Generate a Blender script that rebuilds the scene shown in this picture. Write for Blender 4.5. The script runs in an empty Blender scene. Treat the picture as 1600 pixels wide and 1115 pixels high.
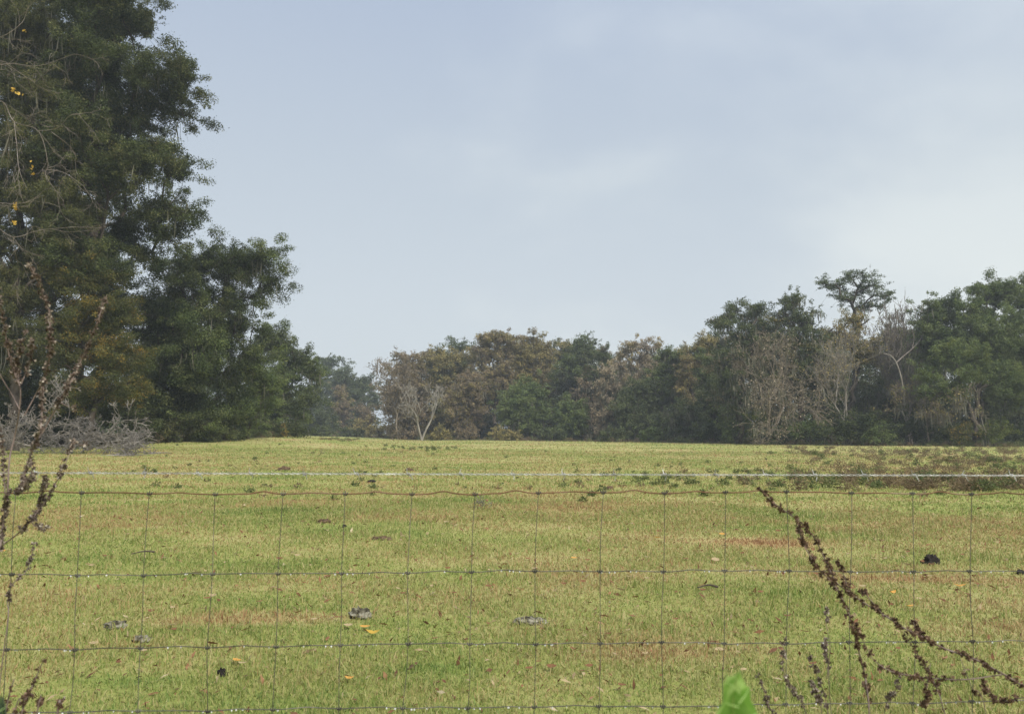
import bpy, math
import numpy as np
from mathutils import Matrix, Vector

R = math.radians
scene = bpy.context.scene
col = scene.collection

# ------------------------------------------------------------------ camera
FPX = 1256.0                      # focal length in pixels of the 1600 px wide frame
EYE = 1.33
PITCH = R(5.43)
ROLL = R(0.25)
cam_data = bpy.data.cameras.new("camera")
cam_data.sensor_width = 36.0
cam_data.lens = FPX / 1600 * 36
cam_data.clip_start = 0.05
cam_data.clip_end = 8000
cam_data.dof.use_dof = True
cam_data.dof.focus_distance = 6.0
cam_data.dof.aperture_fstop = 8.0
cam = bpy.data.objects.new("camera", cam_data)
col.objects.link(cam)
CM = Matrix.Rotation(R(90) + PITCH, 4, 'X') @ Matrix.Rotation(ROLL, 4, 'Z')
cam.matrix_world = Matrix.Translation((0, 0, EYE)) @ CM
scene.camera = cam
CR = np.array(CM.to_3x3())

# ------------------------------------------------------------------ light
SUN_EL, SUN_AZ = 44.0, 148.0      # azimuth clockwise from the view direction (+Y)
w = bpy.data.worlds.new("World")
scene.world = w
w.use_nodes = True
nt = w.node_tree
nt.nodes.clear()
def wn(t, **kw):
    n = nt.nodes.new(t)
    for k, v in kw.items():
        setattr(n, k, v)
    return n
L = nt.links.new
sky = wn('ShaderNodeTexSky', sky_type='NISHITA', sun_disc=False)
sky.sun_elevation = R(SUN_EL)
sky.sun_rotation = R(SUN_AZ)
sky.dust_density = 3.0
skym = wn('ShaderNodeVectorMath', operation='SCALE')
skym.inputs['Scale'].default_value = 0.07
L(sky.outputs[0], skym.inputs[0])
tc = wn('ShaderNodeTexCoord')
sep = wn('ShaderNodeSeparateXYZ')
L(tc.outputs['Generated'], sep.inputs[0])
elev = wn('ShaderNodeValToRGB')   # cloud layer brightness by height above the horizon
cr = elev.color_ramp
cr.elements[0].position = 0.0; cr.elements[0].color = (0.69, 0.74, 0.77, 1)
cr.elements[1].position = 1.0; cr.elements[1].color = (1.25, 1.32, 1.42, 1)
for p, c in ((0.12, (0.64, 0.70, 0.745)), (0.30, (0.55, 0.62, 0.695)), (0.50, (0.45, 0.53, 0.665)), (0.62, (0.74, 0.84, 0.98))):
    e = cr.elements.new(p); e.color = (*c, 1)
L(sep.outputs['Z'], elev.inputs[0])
mp = wn('ShaderNodeMapping')
mp.inputs['Scale'].default_value = (1.0, 1.0, 1.9)
mp.inputs['Location'].default_value = (0.35, 0.1, 0.2)
L(tc.outputs['Generated'], mp.inputs[0])
nz = wn('ShaderNodeTexNoise')
nz.inputs['Scale'].default_value = 2.1
nz.inputs['Detail'].default_value = 5.0
nz.inputs['Roughness'].default_value = 0.5
nz.inputs['Distortion'].default_value = 0.25
L(mp.outputs[0], nz.inputs['Vector'])
# the cloud is thinner and paler to the right, towards the sun
bright = wn('ShaderNodeMath', operation='MULTIPLY_ADD')
L(sep.outputs['X'], bright.inputs[0]); bright.inputs[1].default_value = 0.58
L(nz.outputs['Fac'], bright.inputs[2])
mr = wn('ShaderNodeMapRange')
mr.inputs['From Min'].default_value = 0.47; mr.inputs['From Max'].default_value = 0.80
mr.inputs['To Min'].default_value = 0.0; mr.inputs['To Max'].default_value = 1.0
mr.interpolation_type = 'SMOOTHERSTEP'
L(bright.outputs[0], mr.inputs['Value'])
cl = wn('ShaderNodeMixRGB', blend_type='MIX')
pale = wn('ShaderNodeMixRGB', blend_type='MULTIPLY'); pale.inputs[0].default_value = 1.0
pale.inputs[2].default_value = (1.28, 1.23, 1.13, 1)
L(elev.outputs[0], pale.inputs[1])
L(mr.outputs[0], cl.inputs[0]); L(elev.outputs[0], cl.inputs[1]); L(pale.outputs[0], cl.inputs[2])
mix = wn('ShaderNodeMixRGB'); mix.inputs[0].default_value = 0.88
L(skym.outputs[0], mix.inputs[1]); L(cl.outputs[0], mix.inputs[2])
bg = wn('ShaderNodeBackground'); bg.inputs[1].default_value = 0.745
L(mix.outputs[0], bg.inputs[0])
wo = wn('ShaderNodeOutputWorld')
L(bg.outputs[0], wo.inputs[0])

sd = bpy.data.lights.new("sun", 'SUN')
sd.energy = 2.8
sd.angle = R(10)
sd.color = (1.0, 0.95, 0.86)
sun = bpy.data.objects.new("sun", sd)
col.objects.link(sun)
az, el = R(SUN_AZ), R(SUN_EL)
sdir = Vector((math.sin(az) * math.cos(el), math.cos(az) * math.cos(el), math.sin(el)))
sun.rotation_euler = sdir.to_track_quat('Z', 'Y').to_euler()

scene.view_settings.view_transform = 'Standard'
scene.view_settings.look = 'None'
scene.view_settings.exposure = 0.58
scene.view_settings.gamma = 1.0
scene.cycles.max_bounces = 6
scene.cycles.diffuse_bounces = 3
scene.cycles.transmission_bounces = 4
scene.cycles.volume_bounces = 0
scene.cycles.use_denoising = True

# ------------------------------------------------------------------ helpers
def P(px, py, Y):
    """world point seen at a pixel of the 1600x1115 photograph, at distance Y"""
    d = CR @ np.array([(px - 800) / FPX, -(py - 557.5) / FPX, -1.0])
    d = d / d[1] * Y
    return np.array([d[0], d[1], d[2] + EYE])

def sst(a, b, x):
    t = np.clip((x - a) / (b - a), 0, 1)
    return t * t * (3 - 2 * t)

def ground(x, y):
    x = np.asarray(x, float); y = np.asarray(y, float)
    rx = x / np.maximum(y, 5)
    z = 0.72 * sst(-0.10, -0.34, rx) * sst(44, 78, y) + 0.18 * sst(35, 95, y)
    z = z + 0.03 * np.sin(x * 0.31 + y * 0.17) * sst(3, 12, y) + 0.025 * np.sin(y * 0.43 - x * 0.21 + 1.3) * sst(3, 12, y)
    z = z + 0.02 * np.sin(x * 1.3 + 0.7 * y) * np.sin(y * 1.1 - 0.4 * x)
    return z

def mk(name, chunks, mat, parent=None, origin=None, smooth=False):
    """one mesh object out of chunks (verts n x 3, faces m x k)"""
    V = np.concatenate([np.asarray(c[0], float) for c in chunks])
    starts, loops, off, ls = [], [], 0, 0
    for v, f in chunks:
        f = np.asarray(f, np.int64)
        k = f.shape[1]
        loops.append((f + off).ravel())
        starts.append(ls + np.arange(len(f)) * k)
        ls += len(f) * k
        off += len(v)
    loops = np.concatenate(loops); starts = np.concatenate(starts)
    if origin is None:
        origin = np.zeros(3)
    V = V - np.asarray(origin, float)
    me = bpy.data.meshes.new(name)
    me.vertices.add(len(V)); me.vertices.foreach_set('co', V.astype(np.float32).ravel())
    me.loops.add(len(loops)); me.loops.foreach_set('vertex_index', loops.astype(np.int32))
    me.polygons.add(len(starts)); me.polygons.foreach_set('loop_start', starts.astype(np.int32))
    me.update(calc_edges=True)
    if smooth:
        me.polygons.foreach_set('use_smooth', np.ones(len(starts), bool))
    me.materials.append(mat)
    o = bpy.data.objects.new(name, me)
    col.objects.link(o)
    if parent is not None:
        o.parent = parent
    else:
        o.location = origin
    return o

def thing(name, label, cat, loc, group=None):
    o = bpy.data.objects.new(name, None)
    col.objects.link(o)
    o.location = loc
    o.empty_display_size = 0.2
    o['label'] = label; o['category'] = cat
    if group: o['group'] = group
    return o

def tag(o, label, cat, group=None):
    o['label'] = label; o['category'] = cat
    if group: o['group'] = group
    return o

def nrm(a):
    return a / np.maximum(np.linalg.norm(a, axis=-1, keepdims=True), 1e-9)

def frusta(P0, P1, r0, r1, sides=5):
    """a tapered tube for every edge"""
    P0 = np.asarray(P0, float); P1 = np.asarray(P1, float)
    d = nrm(P1 - P0)
    ref = np.where(np.abs(d[:, 2:3]) > 0.9, np.array([[1.0, 0, 0]]), np.array([[0, 0, 1.0]]))
    a = nrm(np.cross(d, ref)); b = np.cross(d, a)
    ang = np.arange(sides) / sides * 2 * np.pi
    ring = a[:, None, :] * np.cos(ang)[None, :, None] + b[:, None, :] * np.sin(ang)[None, :, None]
    A = P0[:, None, :] + ring * np.asarray(r0)[:, None, None]
    B = P1[:, None, :] + ring * np.asarray(r1)[:, None, None]
    V = np.concatenate([A, B], 1).reshape(-1, 3)
    i = np.arange(sides); j = (i + 1) % sides
    f = np.stack([i, j, j + sides, i + sides], 1)
    F = (f[None] + (np.arange(len(P0)) * 2 * sides)[:, None, None]).reshape(-1, 4)
    return V, F

def sweep(pts, rad, sides=6):
    """one continuous tube along a polyline"""
    pts = np.asarray(pts, float)
    rad = np.broadcast_to(np.asarray(rad, float), (len(pts),))
    t = nrm(np.gradient(pts, axis=0))
    a = np.cross(t[0], [0.13, 0.21, 1.0]) if abs(t[0][2]) < 0.9 else np.cross(t[0], [1.0, 0.1, 0])
    a = a / np.linalg.norm(a)
    rings = []
    ang = np.arange(sides) / sides * 2 * np.pi
    for k in range(len(pts)):
        a = a - t[k] * np.dot(a, t[k]); a = a / np.linalg.norm(a)
        b = np.cross(t[k], a)
        rings.append(pts[k] + rad[k] * (np.outer(np.cos(ang), a) + np.outer(np.sin(ang), b)))
    V = np.concatenate(rings)
    i = np.arange(sides); j = (i + 1) % sides
    f = np.stack([i, j, j + sides, i + sides], 1)
    F = (f[None] + (np.arange(len(pts) - 1) * sides)[:, None, None]).reshape(-1, 4)
    return V, F

def spline(pts, n=8):
    """Catmull-Rom through the points"""
    p = np.asarray(pts, float)
    p = np.concatenate([[2 * p[0] - p[1]], p, [2 * p[-1] - p[-2]]])
    out = []
    for i in range(1, len(p) - 2):
        for t in np.arange(n) / n:
            out.append(0.5 * (2 * p[i] + (p[i + 1] - p[i - 1]) * t + (2 * p[i - 1] - 5 * p[i] + 4 * p[i + 1] - p[i + 2]) * t * t
                              + (3 * p[i] - p[i - 1] - 3 * p[i + 1] + p[i + 2]) * t ** 3))
    out.append(p[-2])
    return np.array(out)

# ------------------------------------------------------------------ materials
def mat_new(name):
    m = bpy.data.materials.new(name)
    m.use_nodes = True
    m.node_tree.nodes.clear()
    return m, m.node_tree.nodes, m.node_tree.links.new

def ramp(N, stops):
    n = N.new('ShaderNodeValToRGB')
    r = n.color_ramp
    while len(r.elements) > 1:
        r.elements.remove(r.elements[-1])
    r.elements[0].position = stops[0][0]; r.elements[0].color = (*stops[0][1], 1)
    for p, c in stops[1:]:
        e = r.elements.new(p); e.color = (*c, 1)
    return n

def leaf_mat(name, stops, trans=0.3, nscale=0.5, nmix=0.5, rough=0.6):
    """every leaf its own shade, with slow drifts of shade through the crown"""
    m, N, K = mat_new(name)
    geo = N.new('ShaderNodeNewGeometry')
    t = N.new('ShaderNodeTexCoord')
    nz = N.new('ShaderNodeTexNoise'); nz.inputs['Scale'].default_value = nscale; nz.inputs['Detail'].default_value = 2
    K(t.outputs['Object'], nz.inputs['Vector'])
    mr = N.new('ShaderNodeMapRange'); mr.inputs['From Min'].default_value = 0.3; mr.inputs['From Max'].default_value = 0.7
    K(nz.outputs['Fac'], mr.inputs['Value'])
    mx = N.new('ShaderNodeMix'); mx.data_type = 'FLOAT'; mx.inputs[0].default_value = nmix
    K(geo.outputs['Random Per Island'], mx.inputs[2]); K(mr.outputs[0], mx.inputs[3])
    rp = ramp(N, stops)
    K(mx.outputs[0], rp.inputs[0])
    pb = N.new('ShaderNodeBsdfPrincipled')
    pb.inputs['Roughness'].default_value = rough
    pb.inputs['Specular IOR Level'].default_value = 0.12
    K(rp.outputs[0], pb.inputs['Base Color'])
    tr = N.new('ShaderNodeBsdfTranslucent')
    K(rp.outputs[0], tr.inputs['Color'])
    ms = N.new('ShaderNodeMixShader'); ms.inputs[0].default_value = trans
    K(pb.outputs[0], ms.inputs[1]); K(tr.outputs[0], ms.inputs[2])
    o = N.new('ShaderNodeOutputMaterial'); K(ms.outputs[0], o.inputs[0])
    return m

def noise_mat(name, stops, scale=8, detail=5, rough=0.85, spec=0.2, bump=0.0, metallic=0.0, stretch=(1, 1, 1)):
    m, N, K = mat_new(name)
    t = N.new('ShaderNodeTexCoord')
    mpn = N.new('ShaderNodeMapping'); mpn.inputs['Scale'].default_value = stretch
    K(t.outputs['Object'], mpn.inputs[0])
    nz = N.new('ShaderNodeTexNoise'); nz.inputs['Scale'].default_value = scale; nz.inputs['Detail'].default_value = detail
    K(mpn.outputs[0], nz.inputs['Vector'])
    rp = ramp(N, stops); K(nz.outputs['Fac'], rp.inputs[0])
    pb = N.new('ShaderNodeBsdfPrincipled')
    pb.inputs['Roughness'].default_value = rough; pb.inputs['Specular IOR Level'].default_value = spec
    pb.inputs['Metallic'].default_value = metallic
    K(rp.outputs[0], pb.inputs['Base Color'])
    if bump:
        b = N.new('ShaderNodeBump'); b.inputs['Strength'].default_value = bump; b.inputs['Distance'].default_value = 0.02
        K(nz.outputs['Fac'], b.inputs['Height']); K(b.outputs[0], pb.inputs['Normal'])
    o = N.new('ShaderNodeOutputMaterial'); K(pb.outputs[0], o.inputs[0])
    return m

M = {}
M['litter'] = noise_mat('leaf litter', [(0.3, (0.035, 0.028, 0.016)), (0.55, (0.075, 0.058, 0.032)), (0.8, (0.14, 0.105, 0.06))], 3, 8, 0.95, 0.05, 0.6)
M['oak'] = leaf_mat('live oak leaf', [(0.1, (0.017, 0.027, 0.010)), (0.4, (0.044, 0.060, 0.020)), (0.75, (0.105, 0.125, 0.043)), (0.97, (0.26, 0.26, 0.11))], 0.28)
M['oakhazed'] = leaf_mat('hazed far oak leaf', [(0.1, (0.040, 0.056, 0.024)), (0.45, (0.080, 0.102, 0.042)), (0.8, (0.14, 0.16, 0.066)), (0.97, (0.24, 0.24, 0.11))], 0.28)  # oak leaf made paler and greyer, distance haze put into its colour
M['olive'] = leaf_mat('olive leaf', [(0.1, (0.034, 0.040, 0.014)), (0.5, (0.095, 0.105, 0.036)), (0.85, (0.17, 0.165, 0.06)), (0.98, (0.30, 0.26, 0.11))], 0.3)
M['green'] = leaf_mat('green leaf', [(0.1, (0.062, 0.095, 0.030)), (0.5, (0.125, 0.165, 0.053)), (0.9, (0.219, 0.250, 0.088))], 0.3)
M['yellowgreen'] = leaf_mat('yellow green leaf', [(0.1, (0.06, 0.085, 0.022)), (0.5, (0.11, 0.135, 0.03)), (0.9, (0.20, 0.20, 0.05))], 0.35)
M['turning'] = leaf_mat('turning leaf', [(0.15, (0.054, 0.078, 0.024)), (0.5, (0.114, 0.114, 0.030)), (0.72, (0.264, 0.180, 0.036)), (0.95, (0.432, 0.276, 0.054))], 0.35, 0.8, 0.7)
M['rust'] = leaf_mat('rust brown leaf', [(0.1, (0.110, 0.088, 0.058)), (0.5, (0.205, 0.165, 0.105)), (0.9, (0.33, 0.25, 0.15))], 0.3)
M['brownolive'] = leaf_mat('brown olive leaf', [(0.1, (0.135, 0.127, 0.047)), (0.5, (0.254, 0.220, 0.085)), (0.9, (0.406, 0.321, 0.127))], 0.3)
M['tan'] = leaf_mat('tan leaf', [(0.1, (0.19, 0.155, 0.105)), (0.5, (0.32, 0.265, 0.18)), (0.9, (0.48, 0.40, 0.27))], 0.3)
M['pine'] = leaf_mat('pine needle', [(0.1, (0.045, 0.065, 0.026)), (0.5, (0.085, 0.112, 0.045)), (0.9, (0.16, 0.185, 0.08))], 0.2)
M['paleyellow'] = leaf_mat('pale yellow leaf', [(0.1, (0.18, 0.13, 0.05)), (0.5, (0.36, 0.28, 0.11)), (0.9, (0.55, 0.45, 0.2))], 0.35)
M['moss'] = leaf_mat('spanish moss', [(0.1, (0.084, 0.084, 0.058)), (0.5, (0.138, 0.134, 0.096)), (0.9, (0.204, 0.194, 0.144))], 0.3)
M['deadweed'] = leaf_mat('dead weed', [(0.1, (0.075, 0.055, 0.032)), (0.5, (0.16, 0.12, 0.068)), (0.9, (0.28, 0.21, 0.12))], 0.3, 2.0)
M['weed'] = leaf_mat('field weed', [(0.1, (0.06, 0.085, 0.03)), (0.5, (0.11, 0.135, 0.05)), (0.9, (0.2, 0.2, 0.08))], 0.3, 2.0)
M['yellow'] = leaf_mat('yellow leaf', [(0.1, (0.35, 0.22, 0.05)), (0.6, (0.6, 0.40, 0.08)), (0.95, (0.75, 0.55, 0.18))], 0.35)
M['bark'] = noise_mat('bark', [(0.3, (0.035, 0.028, 0.022)), (0.6, (0.085, 0.07, 0.055)), (0.8, (0.15, 0.135, 0.11))], 4, 6, 0.9, 0.1, 0.8, stretch=(1, 1, 0.35))
M['greybark'] = noise_mat('grey bark', [(0.3, (0.12, 0.10, 0.085)), (0.6, (0.22, 0.19, 0.165)), (0.8, (0.34, 0.31, 0.28))], 3, 6, 0.9, 0.1, 0.5, stretch=(1, 1, 0.5))
M['palebark'] = noise_mat('pale bark', [(0.3, (0.15, 0.13, 0.105)), (0.6, (0.25, 0.225, 0.19)), (0.8, (0.37, 0.34, 0.295))], 2, 6, 0.9, 0.1, 0.3, stretch=(1, 1, 0.5))
M['whitebark'] = noise_mat('bleached bark', [(0.3, (0.18, 0.16, 0.135)), (0.6, (0.30, 0.275, 0.235)), (0.8, (0.42, 0.39, 0.34))], 2, 6, 0.9, 0.1, 0.3, stretch=(1, 1, 0.5))
M['tanbark'] = noise_mat('tan bark', [(0.3, (0.12, 0.098, 0.072)), (0.6, (0.21, 0.175, 0.13)), (0.8, (0.32, 0.27, 0.21))], 3, 6, 0.9, 0.1, 0.3)
M['deadwood'] = noise_mat('weathered dead wood', [(0.25, (0.115, 0.100, 0.085)), (0.55, (0.21, 0.19, 0.165)), (0.8, (0.38, 0.35, 0.315))], 1.2, 5, 0.9, 0.1, 0.3)
M['twigwood'] = noise_mat('brown grey twig', [(0.25, (0.10, 0.09, 0.08)), (0.55, (0.18, 0.165, 0.15)), (0.8, (0.30, 0.28, 0.26))], 1.2, 5, 0.9, 0.1, 0.3)
M['weedstem'] = noise_mat('dry weed stem', [(0.3, (0.10, 0.072, 0.058)), (0.6, (0.19, 0.145, 0.125)), (0.8, (0.30, 0.25, 0.22))], 30, 4, 0.8, 0.2)
M['seed_dark'] = leaf_mat('dark seed head', [(0.1, (0.045, 0.026, 0.017)), (0.6, (0.12, 0.074, 0.048)), (0.95, (0.28, 0.19, 0.13))], 0.1, 40, 0.3)
M['seed_mix'] = leaf_mat('weathered seed head', [(0.1, (0.05, 0.036, 0.030)), (0.45, (0.125, 0.092, 0.074)), (0.72, (0.25, 0.20, 0.16)), (0.95, (0.54, 0.49, 0.41))], 0.15, 30, 0.25)
M['rustwire'] = noise_mat('rusty wire', [(0.3, (0.07, 0.032, 0.018)), (0.55, (0.16, 0.08, 0.045)), (0.75, (0.26, 0.19, 0.14))], 9, 6, 0.75, 0.4, 0.0, 0.35)
M['wire'] = noise_mat('dull steel wire', [(0.3, (0.045, 0.042, 0.036)), (0.55, (0.10, 0.095, 0.08)), (0.8, (0.22, 0.20, 0.16))], 14, 6, 0.65, 0.4, 0.0, 0.35)
M['galv'] = noise_mat('galvanised wire', [(0.3, (0.22, 0.215, 0.20)), (0.55, (0.46, 0.455, 0.44)), (0.75, (0.74, 0.73, 0.71))], 40, 4, 0.42, 0.5, 0.0, 0.55)
M['post'] = noise_mat('painted steel post', [(0.3, (0.03, 0.055, 0.035)), (0.6, (0.05, 0.08, 0.05)), (0.8, (0.14, 0.07, 0.04))], 12, 5, 0.6, 0.4)
M['dung_dark'] = noise_mat('dark dung', [(0.3, (0.008, 0.007, 0.006)), (0.6, (0.022, 0.018, 0.015)), (0.8, (0.06, 0.05, 0.04))], 35, 6, 0.85, 0.25, 1.0)
M['dung_dry'] = noise_mat('dry dung', [(0.36, (0.03, 0.026, 0.018)), (0.5, (0.13, 0.12, 0.085)), (0.68, (0.34, 0.32, 0.25))], 25, 6, 0.95, 0.1, 1.0)
M['dung_brown'] = noise_mat('brown dung', [(0.3, (0.04, 0.028, 0.02)), (0.55, (0.11, 0.075, 0.045)), (0.8, (0.22, 0.16, 0.10))], 25, 6, 0.95, 0.1, 1.0)
M['leaf_brown'] = leaf_mat('fallen brown leaf', [(0.1, (0.10, 0.05, 0.03)), (0.6, (0.20, 0.10, 0.05)), (0.9, (0.33, 0.19, 0.1))], 0.2, 20, 0.5)
M['leaf_tan'] = leaf_mat('fallen tan leaf', [(0.1, (0.27, 0.20, 0.11)), (0.6, (0.41, 0.32, 0.19)), (0.9, (0.56, 0.47, 0.32))], 0.25, 20, 0.5)
M['leaf_orange'] = leaf_mat('fallen orange leaf', [(0.1, (0.45, 0.22, 0.05)), (0.6, (0.62, 0.34, 0.09)), (0.9, (0.75, 0.5, 0.2))], 0.3, 20, 0.5)
M['freshleaf'] = leaf_mat('fresh green leaf', [(0.25, (0.17, 0.33, 0.05)), (0.5, (0.30, 0.48, 0.10)), (0.75, (0.44, 0.60, 0.18))], 0.6, 30, 1.0, 0.4)
M['rib'] = noise_mat('pale leaf rib', [(0.3, (0.30, 0.46, 0.14)), (0.7, (0.42, 0.56, 0.22))], 60, 2, 0.5, 0.3)
M['blueleaf'] = leaf_mat('grey green leaf', [(0.2, (0.07, 0.11, 0.075)), (0.8, (0.13, 0.18, 0.13))], 0.3, 30, 1.0, 0.5)

def spot(px, py):
    a = P(px, py, 1.0) - np.array([0, 0, EYE]); t = -EYE / a[2]
    return a[0] * t, a[1] * t
PATCHES = [(*spot(px, py), rx, ry, amp) for px, py, rx, ry, amp in ((430, 968, .75, .28, .8), (300, 975, .55, .2, .5), (200, 1062, .55, .16, -.4), (705, 1045, .4, .22, -.35), (1210, 848, 1.0, .5, .6),
            (205, 828, .8, .35, .5), (1440, 905, 1.3, .3, .5), (900, 900, 1.0, .6, .3), (1010, 1030, .6, .2, .4), (560, 830, 1.2, 1.0, -.3), (1400, 960, 1.2, .3, -.3))]
def patch_nodes(N, K):
    """the pasture's patches: how dry the grass is at a place (0 lush .. 1 dead)"""
    g = N.new('ShaderNodeNewGeometry')
    a = N.new('ShaderNodeTexNoise'); a.inputs['Scale'].default_value = 0.55; a.inputs['Detail'].default_value = 6; a.inputs['Roughness'].default_value = 0.62
    mpn = N.new('ShaderNodeMapping'); mpn.inputs['Scale'].default_value = (0.65, 1.0, 1.0)
    K(g.outputs['Position'], mpn.inputs[0]); K(mpn.outputs[0], a.inputs['Vector'])
    b = N.new('ShaderNodeTexNoise'); b.inputs['Scale'].default_value = 0.09; b.inputs['Detail'].default_value = 3
    K(g.outputs['Position'], b.inputs['Vector'])
    s = N.new('ShaderNodeMath'); s.operation = 'MULTIPLY_ADD'; s.inputs[1].default_value = 0.5
    K(b.outputs['Fac'], s.inputs[0])
    s2 = N.new('ShaderNodeMath'); s2.operation = 'MULTIPLY'; s2.inputs[1].default_value = 0.75
    K(a.outputs['Fac'], s2.inputs[0]); K(s2.outputs[0], s.inputs[2])
    mr = N.new('ShaderNodeMapRange'); mr.inputs['From Min'].default_value = 0.46; mr.inputs['From Max'].default_value = 0.78
    K(s.outputs[0], mr.inputs['Value'])
    last = mr.outputs[0]
    # a scorched strip and lusher spots, where they lie in the pasture
    for cx, cy, rx, ry, amp in PATCHES:
        sb = N.new('ShaderNodeVectorMath'); sb.operation = 'SUBTRACT'; sb.inputs[1].default_value = (cx, cy, 0)
        K(g.outputs['Position'], sb.inputs[0])
        ml = N.new('ShaderNodeVectorMath'); ml.operation = 'MULTIPLY'; ml.inputs[1].default_value = (1 / rx, 1 / ry, 0)
        K(sb.outputs[0], ml.inputs[0])
        ln = N.new('ShaderNodeVectorMath'); ln.operation = 'LENGTH'; K(ml.outputs[0], ln.inputs[0])
        r2 = N.new('ShaderNodeMapRange'); r2.interpolation_type = 'SMOOTHSTEP'
        r2.inputs['From Min'].default_value = 0.1; r2.inputs['From Max'].default_value = 1.2
        r2.inputs['To Min'].default_value = amp; r2.inputs['To Max'].default_value = 0.0
        K(ln.outputs['Value'], r2.inputs['Value'])
        ad = N.new('ShaderNodeMath'); ad.operation = 'ADD'; K(last, ad.inputs[0]); K(r2.outputs[0], ad.inputs[1])
        last = ad.outputs[0]
    return g, last

def grass_mat():
    m, N, K = mat_new('pasture grass blade')
    g, dry = patch_nodes(N, K)
    mx = N.new('ShaderNodeMath'); mx.operation = 'MULTIPLY_ADD'; mx.inputs[1].default_value = 0.56
    K(g.outputs['Random Per Island'], mx.inputs[0])
    s = N.new('ShaderNodeMath'); s.operation = 'MULTIPLY'; s.inputs[1].default_value = 0.52
    K(dry, s.inputs[0]); K(s.outputs[0], mx.inputs[2])
    rp = ramp(N, GRASS_RAMP); K(mx.outputs[0], rp.inputs[0])
    pb = N.new('ShaderNodeBsdfPrincipled'); pb.inputs['Roughness'].default_value = 0.55; pb.inputs['Specular IOR Level'].default_value = 0.3
    K(rp.outputs[0], pb.inputs['Base Color'])
    tr = N.new('ShaderNodeBsdfTranslucent'); K(rp.outputs[0], tr.inputs['Color'])
    ms = N.new('ShaderNodeMixShader'); ms.inputs[0].default_value = 0.35
    K(pb.outputs[0], ms.inputs[1]); K(tr.outputs[0], ms.inputs[2])
    o = N.new('ShaderNodeOutputMaterial'); K(ms.outputs[0], o.inputs[0])
    return m

GRASS_RAMP = [(0.0, (0.085, 0.150, 0.034)), (0.22, (0.175, 0.240, 0.056)), (0.45, (0.280, 0.298, 0.088)), (0.62, (0.385, 0.352, 0.150)), (0.8, (0.40, 0.280, 0.130)), (1.0, (0.27, 0.15, 0.07))]

def field_mat():
    m, N, K = mat_new('pasture turf')
    g, dry = patch_nodes(N, K)
    f = N.new('ShaderNodeTexNoise'); f.inputs['Scale'].default_value = 7.0; f.inputs['Detail'].default_value = 8; f.inputs['Roughness'].default_value = 0.75
    K(g.outputs['Position'], f.inputs['Vector'])
    mx = N.new('ShaderNodeMath'); mx.operation = 'MULTIPLY_ADD'; mx.inputs[1].default_value = 0.62
    K(f.outputs['Fac'], mx.inputs[0])
    s = N.new('ShaderNodeMath'); s.operation = 'MULTIPLY'; s.inputs[1].default_value = 0.42
    K(dry, s.inputs[0]); K(s.outputs[0], mx.inputs[2])
    rp = ramp(N, [(p, tuple(0.92 * c for c in cc)) for p, cc in GRASS_RAMP]); K(mx.outputs[0], rp.inputs[0])
    pb = N.new('ShaderNodeBsdfPrincipled'); pb.inputs['Roughness'].default_value = 0.95; pb.inputs['Specular IOR Level'].default_value = 0.1
    K(rp.outputs[0], pb.inputs['Base Color'])
    bn = N.new('ShaderNodeBump'); bn.inputs['Strength'].default_value = 0.6; bn.inputs['Distance'].default_value = 0.05
    K(f.outputs['Fac'], bn.inputs['Height']); K(bn.outputs[0], pb.inputs['Normal'])
    o = N.new('ShaderNodeOutputMaterial'); K(pb.outputs[0], o.inputs[0])
    return m
M['field'] = field_mat()
M['grass'] = grass_mat()

# ------------------------------------------------------------------ the ground
xs = np.concatenate([[-1500, -900, -500, -300], np.linspace(-200, -30, 45), np.linspace(-28, 28, 113), np.linspace(30, 200, 45), [300, 500, 900, 1500]])
ys = np.concatenate([[-400, -150, -60, -25, -10], np.linspace(-5, 30, 90), np.linspace(31, 100, 90), np.linspace(103, 260, 60), [300, 400, 600, 1000, 1700]])
GX, GY = np.meshgrid(xs, ys, indexing='ij')
V = np.stack([GX, GY, ground(GX, GY)], -1).reshape(-1, 3)
nx, ny = GX.shape
I, J = np.meshgrid(np.arange(nx - 1), np.arange(ny - 1), indexing='ij')
q = (I * ny + J).ravel()
gobj = mk('field', [(V, np.stack([q, q + ny, q + ny + 1, q + 1], 1))], M['field'], smooth=True)
gobj['kind'] = 'structure'

# the wood's edge: how far off the pasture ends in each direction (x / y, y)
EDGE = np.array([((p - 800) / FPX, Y) for p, Y in ((-300, 55), (150, 59), (300, 65), (380, 72), (440, 86), (480, 160), (560, 178), (600, 160), (640, 136), (800, 131), (1000, 116), (1120, 102), (1250, 93), (1400, 88), (1500, 86), (1750, 84), (2000, 84))])
def edge_y(x, y):
    return np.interp(x / np.maximum(y, 1), EDGE[:, 0], EDGE[:, 1])
def forest_floor():
    uu = np.linspace(EDGE[0, 0], EDGE[-1, 0], 160); Yf = np.interp(uu, EDGE[:, 0], EDGE[:, 1])
    Yf = Yf + 0.8 * np.sin(uu * 90) + 0.5 * np.sin(uu * 211)
    tt = np.array([0, .6, 1.5, 3, 5, 8, 12, 18, 26, 36, 50, 70, 95, 130])
    Yg = Yf[:, None] + tt[None]; Xg = uu[:, None] * Yg
    Z = ground(Xg, Yg) + np.minimum(0.07, 0.02 + tt * 0.05)[None]
    V = np.stack([Xg, Yg, Z], -1).reshape(-1, 3); m = len(tt)
    I, J = np.meshgrid(np.arange(len(uu) - 1), np.arange(m - 1), indexing='ij'); q = (I * m + J).ravel()
    o = mk('forest_floor', [(V, np.stack([q, q + m, q + m + 1, q + 1], 1))], M['litter'], smooth=True)
    o['kind'] = 'structure'
forest_floor()

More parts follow.
